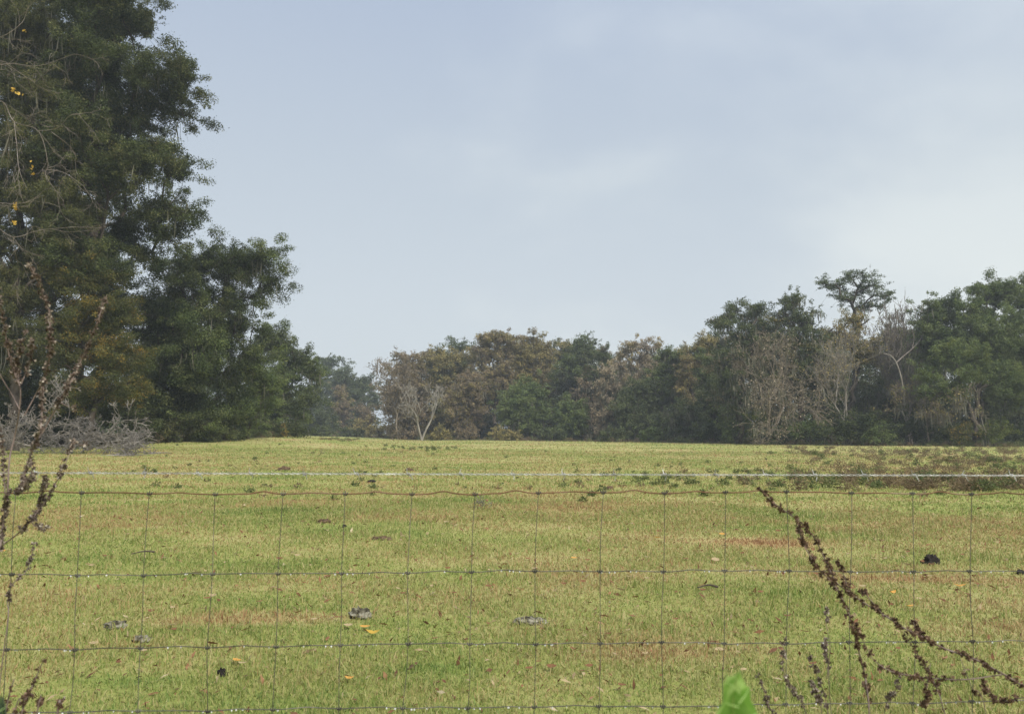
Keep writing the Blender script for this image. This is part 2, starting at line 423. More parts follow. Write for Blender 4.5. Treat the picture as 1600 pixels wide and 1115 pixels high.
# grass blades, thick near the fence and thinning with distance as turf closes up
rng = np.random.default_rng(11)
def blades(n, d0, d1, hmul, wmul, power):
    u = rng.random(n)
    e = 1 - power
    d = (d0 ** e + u * (d1 ** e - d0 ** e)) ** (1 / e)
    th = rng.uniform(-R(38), R(38), n)
    x = np.sin(th) * (d + 1.5); y = np.cos(th) * (d + 1.5) - 1.5
    keep = y < edge_y(x, y) + 0.8
    x, y, d = x[keep], y[keep], d[keep]; n = len(x)
    z = ground(x, y)
    clump = 0.6 + 0.55 * np.sin(x * 2.1 + 0.6 * np.sin(y * 1.7)) * np.sin(y * 2.6 + 0.8 * np.sin(x * 1.3))
    h = rng.gamma(4.0, 0.25, n) * 0.029 * hmul * (0.6 + 0.55 * clump) * (d / 5) ** 0.28
    wd = rng.uniform(0.6, 1.3, n) * 0.0042 * wmul * (d / 5) ** 0.75
    a = rng.uniform(0, 2 * np.pi, n); lean = rng.normal(0, 1.0, n)
    tx, ty = np.cos(a), np.sin(a)
    b = rng.uniform(0, 2 * np.pi, n)
    sx, sy = np.cos(b) * wd, np.sin(b) * wd
    base = np.stack([x, y, z - 0.004], 1)
    s = np.stack([sx, sy, np.zeros(n)], 1)
    mid = base + np.stack([tx * h * lean * 0.35, ty * h * lean * 0.35, h * 0.6], 1)
    tip = base + np.stack([tx * h * lean, ty * h * lean, h * np.clip(1 - 0.25 * lean ** 2, 0.3, 1)], 1)
    V = np.stack([base - s, base + s, mid + s * 0.8, mid - s * 0.8, tip], 1).reshape(-1, 3)
    k = (np.arange(n) * 5)[:, None]
    return (V, None, k)
ch = []
for args in ((420000, 3.2, 16, 1.0, 0.72, 0.9), (300000, 12, 60, 1.0, 0.95, 1.02), (60000, 50, 125, 1.0, 1.3, 0.8)):
    V, _, k = blades(*args)
    ch.append((V, np.concatenate([k + np.array([[0, 1, 2, 3]])])))
    ch.append((np.zeros((0, 3)), np.zeros((0, 3), int)))
# quads and their tips: faces of both sizes share the verts, so the tips go in as triangles of the same chunk
quads = [(c[0], c[1]) for c in ch if len(c[0])]
def blade_mesh(name, quads, mat):
    Vs = np.concatenate([v for v, _ in quads])
    n = len(Vs) // 5
    k = np.arange(n) * 5
    loops = np.stack([k, k + 1, k + 2, k + 3, k + 3, k + 2, k + 4], 1).ravel()
    st = np.stack([np.arange(n) * 7, np.arange(n) * 7 + 4], 1).ravel()
    me = bpy.data.meshes.new(name)
    me.vertices.add(len(Vs)); me.vertices.foreach_set('co', Vs.astype(np.float32).ravel())
    me.loops.add(len(loops)); me.loops.foreach_set('vertex_index', loops.astype(np.int32))
    me.polygons.add(len(st)); me.polygons.foreach_set('loop_start', st.astype(np.int32))
    me.update(calc_edges=True)
    me.materials.append(mat)
    o = bpy.data.objects.new(name, me); col.objects.link(o)
    return o
go = blade_mesh('grass', quads, M['grass'])
go['kind'] = 'stuff'
tag(go, 'short green and straw coloured pasture grass covering the field', 'grass')

# ------------------------------------------------------------------ trees
def leafcloud(rng, C, Rc, n, Ln, Wd, flat=0.75, up=0.5, radial=0.0, shell=0.45, axis=None):
    C = np.asarray(C, float); Rc = np.broadcast_to(np.asarray(Rc, float), (len(C),))
    pw = Rc ** 2; idx = rng.choice(len(C), size=n, p=pw / pw.sum())
    d = nrm(rng.normal(size=(n, 3)))
    r = Rc[idx] * rng.random(n) ** shell
    r = np.where(rng.random(n) < 0.14, r * rng.uniform(1.0, 1.5, n), r)
    off = d * r[:, None]; off[:, 2] *= flat
    if axis is not None:
        ax = axis[idx]
        off = off * 0.9 + ax * (off * ax).sum(1, keepdims=True) * 0.5
    p = C[idx] + off
    no = nrm(d * 0.5 + rng.normal(size=(n, 3)) * 0.6 + np.array([0, 0, up]))
    a = nrm(np.cross(no, rng.normal(size=(n, 3))))
    if radial:
        a = nrm(a * (1 - radial) + d * radial)
        no = nrm(np.cross(a, rng.normal(size=(n, 3))))
    b = np.cross(no, a)
    s = rng.uniform(0.65, 1.35, n)[:, None]
    V = np.stack([p - a * Ln / 2 * s, p + b * Wd / 2 * s, p + a * Ln / 2 * s, p - b * Wd / 2 * s], 1).reshape(-1, 3)
    F = np.arange(4 * n).reshape(-1, 4)
    return V, F

def strands(rng, C, per, lmin, lmax, wd, spread):
    """hanging strands (Spanish moss)"""
    C = np.repeat(np.asarray(C, float), per, 0); n = len(C)
    p = C + rng.normal(size=(n, 3)) * spread * np.array([1, 1, 0.4])
    ln = rng.uniform(lmin, lmax, n)
    b = rng.uniform(0, 2 * np.pi, n)
    s = np.stack([np.cos(b), np.sin(b), np.zeros(n)], 1) * wd * rng.uniform(0.5, 1.3, n)[:, None]
    dr = rng.normal(size=(n, 3)) * 0.10; dr[:, 2] = -1
    m1 = p + dr * ln[:, None] * 0.5; m2 = p + dr * ln[:, None] + rng.normal(size=(n, 3)) * 0.08 * ln[:, None]
    V = np.stack([p - s * 0.5, p + s * 0.5, m1 + s, m1 - s, m2 + s * 0.15, m2 - s * 0.15], 1).reshape(-1, 3)
    k = (np.arange(n) * 6)[:, None]
    F = np.concatenate([k + np.array([[0, 1, 2, 3]]), k + np.array([[3, 2, 4, 5]])])
    return V, F

def skeleton(rng, base, fork, centres, trunk_r, rmin, sides=6, alpha=0.35, lean=0.0):
    """trunk, and limbs reaching every leaf clump by the shortest route along what has grown"""
    nodes = [np.asarray(base, float)]; par = [-1]; path = [0.0]
    nst = max(4, int(np.linalg.norm(fork - base) / 0.7))
    for k in range(1, nst + 1):
        t = k / nst
        p = base + (fork - base) * t + rng.normal(size=3) * 0.06 * np.array([1, 1, 0]) * np.linalg.norm(fork - base) ** 0.5
        nodes.append(p); par.append(len(nodes) - 2); path.append(path[-1] + np.linalg.norm(p - nodes[-2]))
    order = np.argsort(np.linalg.norm(centres - fork, axis=1))
    for ci in order:
        c = centres[ci]
        A = np.array(nodes[max(1, nst // 2):]); pa = np.array(path[max(1, nst // 2):])
        dv = c - A
        dist = np.linalg.norm(dv, axis=1)
        cost = dist * (1 + 0.5 * np.clip(-dv[:, 2] / np.maximum(dist, 1e-6), 0, 1)) + alpha * pa
        j = int(np.argmin(cost)) + max(1, nst // 2)
        a = nodes[j]; dd = c - a; ln = np.linalg.norm(dd)
        ns = max(1, int(ln / 0.8))
        prev = j
        for k in range(1, ns + 1):
            t = k / ns
            p = a + dd * t + np.array([0, 0, 0.12 * ln * math.sin(math.pi * t)])
            if k < ns: p = p + rng.normal(size=3) * 0.07 * ln ** 0.6
            nodes.append(p); par.append(prev); path.append(path[prev] + np.linalg.norm(p - nodes[prev])); prev = len(nodes) - 1
    n = len(nodes); nodes = np.array(nodes); par = np.array(par)
    tips = np.zeros(n); haschild = np.zeros(n, bool); haschild[par[1:]] = True
    tips[~haschild] = 1
    for k in range(n - 1, 0, -1):
        tips[par[k]] += tips[k]
    rad = np.maximum(rmin, trunk_r * (tips / tips[0]) ** 0.48)
    rad[0] *= 1.35
    k = np.arange(1, n)
    return frusta(nodes[par[k]], nodes[k], np.minimum(rad[par[k]], rad[k] * 1.5), rad[k], sides), nodes, rad

def lobes_world(lobes, Y):
    out = []
    for lb in lobes:
        px, py, rx, ry = lb[:4]; dy = lb[4] if len(lb) > 4 else 0.0
        c = P(px, py, Y + dy); s = (Y + dy) / FPX
        out.append((c, np.array([rx * s, max(rx, ry) * s * (lb[5] if len(lb) > 5 else 0.9), ry * s])))
    return out

def auto_lobes(rng, px, top, hw, bottom, n=8, dome=True):
    """lobes filling a crown hw wide either side of px, from its top to its bottom"""
    out = []
    h = bottom - top
    for k in range(n + 3):
        t = (k + 0.5) / (n + 3)
        if k == 0: top = top - 0.13 * hw; h = bottom - top
        prof = math.sin(math.pi * min(1, 0.26 + 0.62 * t)) ** 0.6
        r = hw * rng.uniform(0.48, 0.66)
        side = (-1 if k % 2 else 1) * rng.uniform(0.35, 1.0)
        x = px + (hw - r * 0.8) * prof * side
        ry = min(r * 0.8, h * 0.25)
        y = top + ry + (h - 2 * ry) * t + rng.uniform(-0.03, 0.03) * h
        out.append((x, y, r, ry, rng.uniform(-0.5, 0.5) * hw * 0.06))
    out.append((px + rng.uniform(-0.2, 0.2) * hw, top + hw * 0.36, hw * 0.5, hw * 0.36, 0))
    return out

SEED = [100]
def leafy_tree(label, kind, lobes, Y, bx, mat, cat='tree', name='broadleaf_tree', group=None, cover=3.0, rc=0.9, fork=0.35, trunk_r=None, bark='bark',
               moss=0, moss_len=(0.5, 1.5), lsize=1.5, extra=None, nclus=None, up=0.5, flat=0.75, wl=0.55, mosscol='moss', radial=0.0):
    SEED[0] += 1
    rng = np.random.default_rng(SEED[0])
    if Y > 90:                                 # far oaks take the leaf colour lightened to paint in haze
        mat = 'oakhazed' if mat == 'oak' else mat
        extra = ('oakhazed', extra[1]) if extra and extra[0] == 'oak' else extra
    W = lobes_world(lobes, Y)
    s = Y / 804.0
    bxw = P(bx, 690, Y)
    base = np.array([bxw[0], Y, float(ground(bxw[0], Y)) - 0.1])
    area = sum(math.pi * r[0] * r[2] for _, r in W) * 0.8
    ncl = nclus or int(min(460, max(20, 2.3 * area / (math.pi * rc * rc))))
    wts = np.array([r[0] * r[2] for _, r in W]); wts = wts / wts.sum()
    li = rng.choice(len(W), size=ncl, p=wts)
    d = nrm(rng.normal(size=(ncl, 3))); rr = rng.random(ncl) ** 0.4
    cen = np.array([W[i][0] for i in li]); rad = np.array([W[i][1] for i in li])
    C = cen + d * rr[:, None] * np.maximum(rad - rc * 0.7, rad * 0.35)
    C[:, 2] = np.maximum(C[:, 2], base[2] + 0.5)
    # each limb end carries several small sprays of leaves on twigs of their own
    ns = 7
    off = rng.normal(size=(ncl, ns, 3)) * np.array([1, 1, 0.85]) * rc * 0.9
    off[:, 0] *= 0.2
    SC = (C[:, None, :] + off).reshape(-1, 3)
    SC[:, 2] = np.maximum(SC[:, 2], base[2] + 0.3)
    SR = rc * (0.22 + 0.75 * rng.random(len(SC)) ** 2)
    AX = nrm(SC - np.repeat(C, ns, 0) + rng.normal(size=SC.shape) * rc * 0.25)
    n = int(1.2 * cover * area / (s * s) / 0.62 * (1.9 / lsize) ** 2)
    root = thing(name, label, cat, base, group)
    zt = cen[:, 2].max()
    top = C.mean(0).copy()
    fk = base + (np.array([base[0] * 0.5 + top[0] * 0.5, base[1] * 0.7 + top[1] * 0.3, base[2] + (zt - base[2]) * fork]) - base)
    H = zt - base[2]
    (sv, sf), nodes, nr = skeleton(rng, base, fk, C, trunk_r or max(0.09, H * 0.02), 0.14 * s)
    tw0 = np.repeat(C, ns, 0)
    tw = frusta(tw0, SC + (SC - tw0) * 0.25, np.full(len(SC), max(0.012, 0.1 * s)), np.full(len(SC), max(0.006, 0.06 * s)), 3)
    mk('trunk', [(sv, sf), tw], M[bark], root, base)
    cv = [leafcloud(rng, SC, SR, n, lsize * s, lsize * wl * s, flat, up, radial, axis=AX)]
    mk('crown', cv, M[mat], root, base)
    if extra:
        m2, frac = extra
        k = rng.choice(ncl, size=max(3, int(ncl * frac)), replace=False)
        k = (k[:, None] * ns + np.arange(ns)).ravel()
        mk('crown', [leafcloud(rng, SC[k] + rng.normal(size=(len(k), 3)) * 0.1, SR[k] * 1.1, int(n * frac), lsize * s, lsize * wl * s, flat, up, radial, axis=AX[k])], M[m2], root, base)
    if moss:
        k = rng.choice(ncl, size=moss, replace=moss > ncl)
        mk('spanish_moss', [strands(rng, C[k] - np.array([0, 0, 0.3 * rc]), 7, *moss_len, 0.55 * s, rc * 0.5)], M[mosscol], root, base)['kind'] = 'stuff'
    return root

def bare_edges(rng, base, direc, length, r, levels, spread=0.55, shrink=0.74, kids=(2, 3), rmin=0.01, up=0.12, jit=0.14, side=0.5):
    P0, P1, A, B, tips = [], [], [], [], []
    st = [(np.asarray(base, float), nrm(np.asarray(direc, float)), length, r, levels)]
    while st:
        p, d, ln, r0, lv = st.pop()
        nseg = 4 if lv >= levels - 1 else 3
        r1 = max(rmin, r0 * 0.66)
        for k in range(nseg):
            d = nrm(d + rng.normal(size=3) * jit + np.array([0, 0, up * 0.3]))
            q = p + d * ln / nseg
            ra = r0 + (r1 - r0) * k / nseg; rb = r0 + (r1 - r0) * (k + 1) / nseg
            P0.append(p); P1.append(q); A.append(max(rmin, ra)); B.append(max(rmin, rb))
            p = q
            if lv > 0 and k >= 1 and rng.random() < side:
                dd = nrm(d + rng.normal(size=3) * spread * 1.3 + np.array([0, 0, up]))
                st.append((p, dd, ln * shrink * rng.uniform(0.5, 0.85), max(rmin, rb * 0.5), lv - 1 if lv > 1 else 0))
        if lv > 0:
            for _ in range(rng.integers(kids[0], kids[1] + 1)):
                dd = nrm(d + rng.normal(size=3) * spread + np.array([0, 0, up]))
                st.append((p, dd, ln * shrink * rng.uniform(0.75, 1.15), max(rmin, r1 * 0.8), lv - 1))
        else:
            tips.append(p)
    return np.array(P0), np.array(P1), np.array(A), np.array(B), np.array(tips)

def bare_tree(label, px, top, Y, base_y=None, bark='greybark', levels=5, spread=0.5, r=0.16, leaf=None, leafn=0, lsize=1.6, group=None, lean=(0, 0), name='bare_tree', cat='tree', hw=None,
              stems=1, moss=0, up=0.14, sink=0.1, rc=0.6, thick=0.16, side=0.5):
    SEED[0] += 1
    rng = np.random.default_rng(SEED[0])
    s = Y / 804.0
    b = P(px, 690, Y); base = np.array([b[0], Y, float(ground(b[0], Y)) - sink])
    H = P(px, top, Y)[2] - base[2]
    root = thing(name, label, cat, base, group)
    ch, tips = [], []
    for k in range(stems):
        d = np.array([lean[0], lean[1], 1.0]) + (rng.normal(size=3) * 0.22 if stems > 1 else 0)
        p0, p1, a, bb, tp = bare_edges(rng, np.zeros(3), d, 0.31, r / H, levels, spread, 0.74, (2, 3), thick * s / H, up, 0.13, side)
        sc = H / max(p1[:, 2].max(), 0.2)
        if hw:                                 # as broad as it stands in the line
            f = hw * Y / FPX / sc / np.percentile(np.abs(p1[:, 0]), 93)
            for q in (p0, p1, tp):
                t = np.clip(q[:, 2:3] / 0.25, 0, 1)
                q[:, :2] *= 1 + (f - 1) * t
        ch.append(frusta(base + p0 * sc, base + p1 * sc, np.maximum(a * H, thick * s), np.maximum(bb * H, thick * s), 4)); tips.append(base + tp * sc)
    mk('trunk', ch, M[bark], root, base)
    tips = np.concatenate(tips)
    if leaf and leafn:
        mk('crown', [leafcloud(rng, tips, rc, leafn, lsize * s, lsize * 0.6 * s, 0.9, 0.3)], M[leaf], root, base)
    if moss:
        k = rng.choice(len(tips), moss)
        mk('spanish_moss', [strands(rng, tips[k], 5, 0.5, 1.6, 0.5 * s, 0.3)], M['moss'], root, base)['kind'] = 'stuff'
    return root

def pine_tree(label, px, Y, lobes, base_px=None, trunk_r=0.22, cover=2.2, rc=0.75, mat='pine', group=None, extra=None, fork=0.72):
    return leafy_tree(label, 'pine', lobes, Y, base_px if base_px is not None else px, mat, 'pine tree', 'pine_tree', group, cover, rc, fork, trunk_r, 'bark', lsize=1.8, flat=0.55, wl=0.35, radial=0.55, up=0.2, extra=extra)

GW = 'trees along the far edge of the pasture'
ar = np.random.default_rng(5)
def crown(px, top, hw, bottom, n=8):
    return auto_lobes(ar, px, top, hw, bottom, n)

# --- left edge: oaks near the fence corner
leafy_tree('huge dark live oak towering at the left with ragged crown over the field', 'oak',
           [(60, -60, 130, 90, 1), (150, 20, 90, 60, -1), (215, 30, 45, 40, 0), (225, 110, 80, 55, -2), (285, 130, 38, 48, -1), (250, 160, 60, 45, 1),
            (170, 190, 85, 60, 0), (90, 120, 90, 90, -2), (225, 240, 60, 40, 0), (280, 265, 42, 38, 0), (265, 325, 55, 45, -1), (215, 345, 45, 50, 1),
            (150, 290, 60, 60, 1), (215, 395, 40, 35, 0), (255, 370, 45, 30, 0), (120, 360, 70, 70, 2), (200, -40, 50, 40, 0), (140, 90, 80, 60, -5), (190, 250, 60, 60, -5), (130, 230, 80, 70, -6), (120, 400, 80, 60, -5), (150, -20, 90, 60, -5)],
           57, 120, 'oak', name='live_oak', cover=2.35, rc=0.85, fork=0.42, trunk_r=0.34, moss=90, moss_len=(0.5, 1.9), lsize=1.8, extra=('olive', 0.25))
leafy_tree('dark shaded oak close behind the huge left oak filling its gaps', 'oak',
           [(-40, 40, 90, 80, 0), (60, 60, 90, 80, 0), (150, 60, 70, 60, 0), (120, 170, 80, 70, 0), (30, 200, 90, 80, 0), (180, 230, 60, 60, 0), (90, 310, 90, 70, 0), (-20, 330, 80, 80, 0),
            (190, 330, 40, 45, 0), (150, 430, 60, 50, 0), (50, 440, 90, 60, 0), (200, 480, 60, 60, 0), (100, 530, 90, 60, 0)],
           70, 70, 'oak', name='live_oak', cover=2.2, rc=1.1, fork=0.4, trunk_r=0.3, lsize=1.9)
leafy_tree('tall olive green tree hung with grey twigs at the left edge', 'oak',
           [(-20, 60, 90, 90, 0), (40, 150, 70, 70, -1), (20, 260, 95, 80, 0), (90, 240, 50, 60, 0), (70, 340, 85, 70, -1), (-20, 400, 90, 90, 1), (30, 30, 70, 60, 0),
            (100, 420, 60, 60, 0), (-30, 540, 80, 90, 0), (40, 500, 70, 70, 0)],
           52, 20, 'olive', name='live_oak', cover=2.6, rc=0.72, fork=0.4, trunk_r=0.3, moss=110, moss_len=(0.6, 2.2), lsize=1.55)
leafy_tree('dense dark oak leaning right with a spreading top above the pasture corner', 'oak',
           [(300, 430, 75, 55, 0), (350, 410, 60, 42, -1), (400, 405, 42, 35, -1), (425, 430, 25, 32, 0), (395, 460, 35, 30, 0), (350, 480, 70, 45, 0), (290, 510, 85, 65, -1),
            (365, 530, 50, 45, 0), (250, 560, 70, 80, 0), (320, 600, 75, 65, 1), (235, 480, 40, 50, 1), (385, 560, 35, 40, 0), (270, 640, 70, 40, 0), (350, 650, 50, 32, 0), (300, 660, 60, 26, -2), (240, 650, 50, 34, -2), (310, 560, 60, 60, -4)],
           66, 300, 'oak', name='live_oak', cover=2.2, rc=0.95, fork=0.4, trunk_r=0.42, moss=90, moss_len=(0.5, 1.8), lsize=1.55, extra=('green', 0.3))
leafy_tree('bushy tree with yellow and orange turning leaves beside the brush pile', 'oak',
           [(130, 450, 60, 40, 0), (165, 490, 50, 55, 0), (110, 540, 65, 55, -1), (175, 560, 50, 45, 0), (195, 600, 34, 36, 0), (130, 610, 70, 40, 0), (165, 430, 30, 35, 0)],
           52, 140, 'olive', name='turning_tree', cover=1.7, rc=0.7, fork=0.4, trunk_r=0.2, lsize=1.55, extra=('turning', 0.6))
leafy_tree('dark evergreen thicket tree filling the shade under the left oaks', 'oak',
           [(20, 600, 90, 70, 0), (110, 640, 80, 40, 0), (200, 620, 60, 60, 2), (-50, 620, 70, 60, 1), (240, 600, 40, 60, 3)],
           60, 60, 'oak', name='thicket_tree', cover=2.4, rc=0.9, fork=0.3, lsize=1.9)
leafy_tree('pale green young tree at the foot of the leaning oak', 'oak', crown(385, 560, 48, 680, 7), 72, 388, 'green', name='young_tree', cover=1.9, rc=0.75, moss=25, lsize=1.55)
leafy_tree('mid green tree with a lone top sprig right of the leaning oak', 'oak',
           [(432, 510, 22, 18, 0), (420, 540, 34, 30, 0), (452, 552, 36, 32, 0), (474, 578, 26, 28, 0), (478, 620, 24, 30, 0), (430, 600, 45, 40, 0), (450, 640, 40, 40, 0), (410, 655, 40, 30, 0)],
           92, 430, 'oak', name='broadleaf_tree', cover=2.6, rc=0.9, moss=35, lsize=1.55, extra=('green', 0.35))
leafy_tree('small orange leaved shrub glowing at the field edge', 'shrub', [(432, 667, 15, 11, 0), (440, 675, 13, 9, 0)], 84, 434, 'turning', 'shrub', 'shrub', cover=1.4, rc=0.4, fork=0.2, lsize=1.5, trunk_r=0.05)
leafy_tree('low dark bush beneath the leaning oak at the field edge', 'shrub', [(290, 662, 26, 18, 0), (320, 668, 24, 14, 0)], 64, 300, 'olive', 'bush', 'bush', cover=1.9, rc=0.5, fork=0.2, lsize=1.6, trunk_r=0.06)
leafy_tree('dark green bush left of the small orange shrub', 'shrub', [(395, 664, 24, 20, 0), (372, 668, 18, 15, 0)], 78, 390, 'green', 'bush', 'bush', cover=2.0, rc=0.5, fork=0.2, lsize=1.55, trunk_r=0.06)

# --- the hazy gap
pine_tree('round topped blue green pine farthest off in the hazy gap', 512, 235, [(500, 572, 26, 18, 0), (520, 563, 22, 12, 0), (535, 583, 16, 12, 0), (510, 600, 30, 24, 0), (495, 630, 24, 36, 0)], trunk_r=0.3, rc=1.4, cover=4.2, fork=0.5)
leafy_tree('hazy dark tree sloping down to the gap of sky', 'oak', [(550, 598, 16, 12, 0), (570, 604, 20, 16, 0), (560, 630, 30, 24, 0), (545, 660, 34, 26, 0), (584, 628, 14, 22, 0)], 220, 560, 'oak', cover=4.2, rc=1.3)
leafy_tree('hazy dark tree with rounded top behind the slender reddish tree', 'oak', [(532, 590, 20, 12, 0), (540, 615, 34, 26, 0), (530, 650, 36, 34, 0), (565, 655, 26, 26, 0)], 212, 536, 'oak', cover=3.6, rc=1.3)
leafy_tree('slender reddish brown tree in the hazy gap', 'oak', [(533, 612, 12, 14, 0), (536, 640, 16, 24, 0), (528, 668, 16, 18, 0)], 190, 533, 'rust', cover=1.9, rc=1.0, extra=('brownolive', 0.5))
leafy_tree('blue green tree left of the slender reddish one', 'oak', [(490, 620, 22, 24, 0), (480, 655, 24, 30, 0), (508, 660, 18, 26, 0)], 175, 490, 'oak', cover=2.8, rc=1.2)
bare_tree('thin reddish twiggy tree letting sky through at the gap', 603, 612, 165, hw=12, leaf='rust', leafn=700, bark='tanbark', levels=5, spread=0.55, r=0.14, rc=0.8)
bare_tree('low brown twiggy tree just left of the sky gap', 578, 628, 170, hw=18, leaf='rust', leafn=1500, bark='tanbark', levels=5, spread=0.6, r=0.14, rc=1.0)
leafy_tree('dull brown scrub at the foot of the sky gap', 'shrub', [(575, 668, 26, 16, 0), (600, 674, 22, 12, 0), (618, 668, 18, 18, 0)], 168, 590, 'brownolive', 'scrub', 'scrub', cover=1.8, rc=0.9, fork=0.2)

# --- the middle of the far tree line
bare_tree('feathery red brown tree at the left end of the far tree line', 622, 556, 140, leaf='rust', hw=28, leafn=3200, bark='tanbark', levels=6, spread=0.5, r=0.2, rc=0.9, lean=(-0.08, 0))
leafy_tree('red brown tree behind the white bare tree', 'oak', crown(633, 556, 42, 686, 9), 150, 645, 'rust', group=GW, cover=1.7, rc=1.0, extra=('brownolive', 0.4), moss=20)
bare_tree('white bare tree standing out at the field edge', 659, 588, 128, bark='whitebark', hw=32, levels=5, spread=0.55, r=0.2, stems=2, up=0.08, thick=0.12, side=0.35)
leafy_tree('olive brown tree with a green dome top', 'oak', crown(700, 540, 42, 680, 9), 152, 695, 'brownolive', cover=2.4, rc=1.1, extra=('oak', 0.3), moss=40)
pine_tree('small green dome pine poking above the brown trees', 716, 168, [(714, 536, 22, 10, 0), (722, 545, 24, 12, 0), (712, 560, 26, 16, 0)], rc=1.1, cover=2.6, trunk_r=0.22, fork=0.6)
leafy_tree('rust topped tree with two peaks in the middle of the line', 'oak',
           [(760, 528, 15, 10, 0), (785, 530, 22, 12, 0), (770, 555, 36, 26, 0), (760, 600, 40, 34, 0), (790, 590, 30, 40, 0)], 148, 772, 'rust', cover=2.2, rc=1.0, extra=('brownolive', 0.7), moss=30)
leafy_tree('brown olive oak right of the rust topped tree', 'oak', crown(835, 523, 42, 670, 9), 150, 835, 'brownolive', cover=2.4, rc=1.1, extra=('rust', 0.3), moss=45)
leafy_tree('dull brown tree right of the white bare tree', 'oak', crown(728, 580, 38, 686, 7), 138, 728, 'rust', cover=1.5, rc=0.9, bark='greybark', extra=('brownolive', 0.4), moss=30)
pine_tree('pine with a small tufted top above green oaks', 919, 152, [(918, 527, 14, 7, 0), (906, 535, 9, 6, 0), (930, 536, 8, 6, 0), (916, 546, 16, 8, 0)], rc=0.7, cover=1.7, trunk_r=0.2, fork=0.75)
leafy_tree('dark green oak under the tufted pine', 'oak', crown(905, 538, 46, 680, 9), 146, 905, 'oak', cover=2.7, rc=1.1, extra=('green', 0.3), moss=40)
leafy_tree('dark oak with a sloping right shoulder', 'oak', [(945, 556, 18, 14, 0), (935, 590, 34, 34, 0), (950, 640, 30, 36, 0)], 140, 940, 'oak', cover=2.6, rc=1.0, moss=30, extra=('rust', 0.2))
leafy_tree('lighter green rounded tree low in the middle', 'oak', crown(818, 596, 50, 686, 8), 134, 818, 'green', cover=2.5, rc=0.9, moss=40)
leafy_tree('rounded green bush by the tan mossy tree', 'oak', crown(893, 626, 34, 688, 6), 128, 893, 'green', cover=2.4, rc=0.8, name='bush', cat='bush')
leafy_tree('brown tree low between two green ones', 'oak', crown(912, 596, 24, 686, 6), 136, 912, 'rust', cover=1.3, rc=0.8, moss=30)
leafy_tree('tan leaved tree with twin peaked pale crown', 'oak', [(985, 540, 18, 12, 0), (1012, 542, 20, 14, 0), (975, 565, 22, 24, 0), (1008, 570, 26, 26, 0), (990, 600, 30, 20, 0)], 132, 995, 'tan', cover=2.2, rc=0.85, bark='greybark', extra=('brownolive', 0.25), moss=50)
leafy_tree('pale tan tree trailing moss left of the twin peaks', 'oak', crown(946, 575, 22, 684, 7), 126, 946, 'tan', cover=1.5, rc=0.7, bark='greybark', extra=('rust', 0.4), moss=70)
leafy_tree('dark blue green tree beneath the tan twin peaked crown', 'oak', crown(1000, 598, 42, 690, 7), 122, 1000, 'oak', cover=2.8, rc=0.95, moss=60)
leafy_tree('flat topped green tree right of the tan crowns', 'oak', [(1048, 556, 22, 13, 0), (1062, 572, 30, 26, 0), (1040, 590, 22, 30, 0), (1060, 610, 30, 26, 0)], 122, 1055, 'green', cover=2.5, rc=0.9, extra=('oak', 0.6), moss=30)
leafy_tree('brown fringed tree rising toward the tall right trees', 'oak', [(1085, 543, 20, 14, 0), (1105, 535, 18, 14, 0), (1090, 570, 30, 24, 0), (1075, 600, 22, 34, 0)], 118, 1090, 'brownolive', cover=1.9, rc=0.85, extra=('rust', 0.5), moss=40)
leafy_tree('shaggy grey oak bush draped in moss low at the edge', 'oak', crown(1068, 628, 32, 690, 6), 112, 1068, 'oak', cover=1.6, rc=0.7, moss=160, name='bush', cat='bush')
leafy_tree('dark oak low beside the shaggy mossy bush', 'oak', crown(1120, 560, 40, 690, 9), 110, 1118, 'oak', cover=2.6, rc=0.9, moss=60, extra=('green', 0.3))

# --- the second row, showing between and over the front crowns
for px, top, hw, Y, mt, ex, lab in ((672, 545, 34, 165, 'rust', 'brownolive', 'hazy red brown tree in the back row left of the green dome tree'),
                                    (745, 548, 36, 166, 'brownolive', 'rust', 'hazy brown tree in the back row left of the two peaked rust tree'),
                                    (805, 532, 34, 166, 'brownolive', 'rust', 'hazy olive brown tree in the back row between the rust tree and the oak'),
                                    (873, 533, 34, 162, 'brownolive', 'oak', 'hazy mixed green tree in the back row left of the tufted pine'),
                                    (955, 556, 34, 156, 'oak', 'brownolive', 'hazy dark tree in the back row right of the tufted pine'),
                                    (1030, 556, 34, 144, 'rust', 'oak', 'hazy brown tree in the back row behind the tan crowns'),
                                    (1078, 545, 34, 138, 'oak', 'brownolive', 'hazy green tree in the back row behind the brown fringed tree'),
                                    (1120, 525, 34, 128, 'oak', 'rust', 'hazy dark tree in the back row left of the dark mossy oak'),
                                    (1205, 500, 40, 118, 'oak', 'brownolive', 'dark tree in the back row between the two dark mossy oaks'),
                                    (1300, 520, 44, 118, 'oak', 'brownolive', 'dark tree in the back row under the left of the tall pine'),
                                    (1390, 510, 40, 116, 'brownolive', 'oak', 'olive brown tree in the back row under the right of the tall pine'),
                                    (1450, 500, 40, 112, 'oak', 'green', 'dark green tree in the back row right of the grey twiggy tree')):
    leafy_tree(lab, 'oak', crown(px, top, hw, 690, 9), Y, px, mt, cover=2.1, rc=1.0, extra=(ex, .4), moss=25, group='back row of the far tree line')

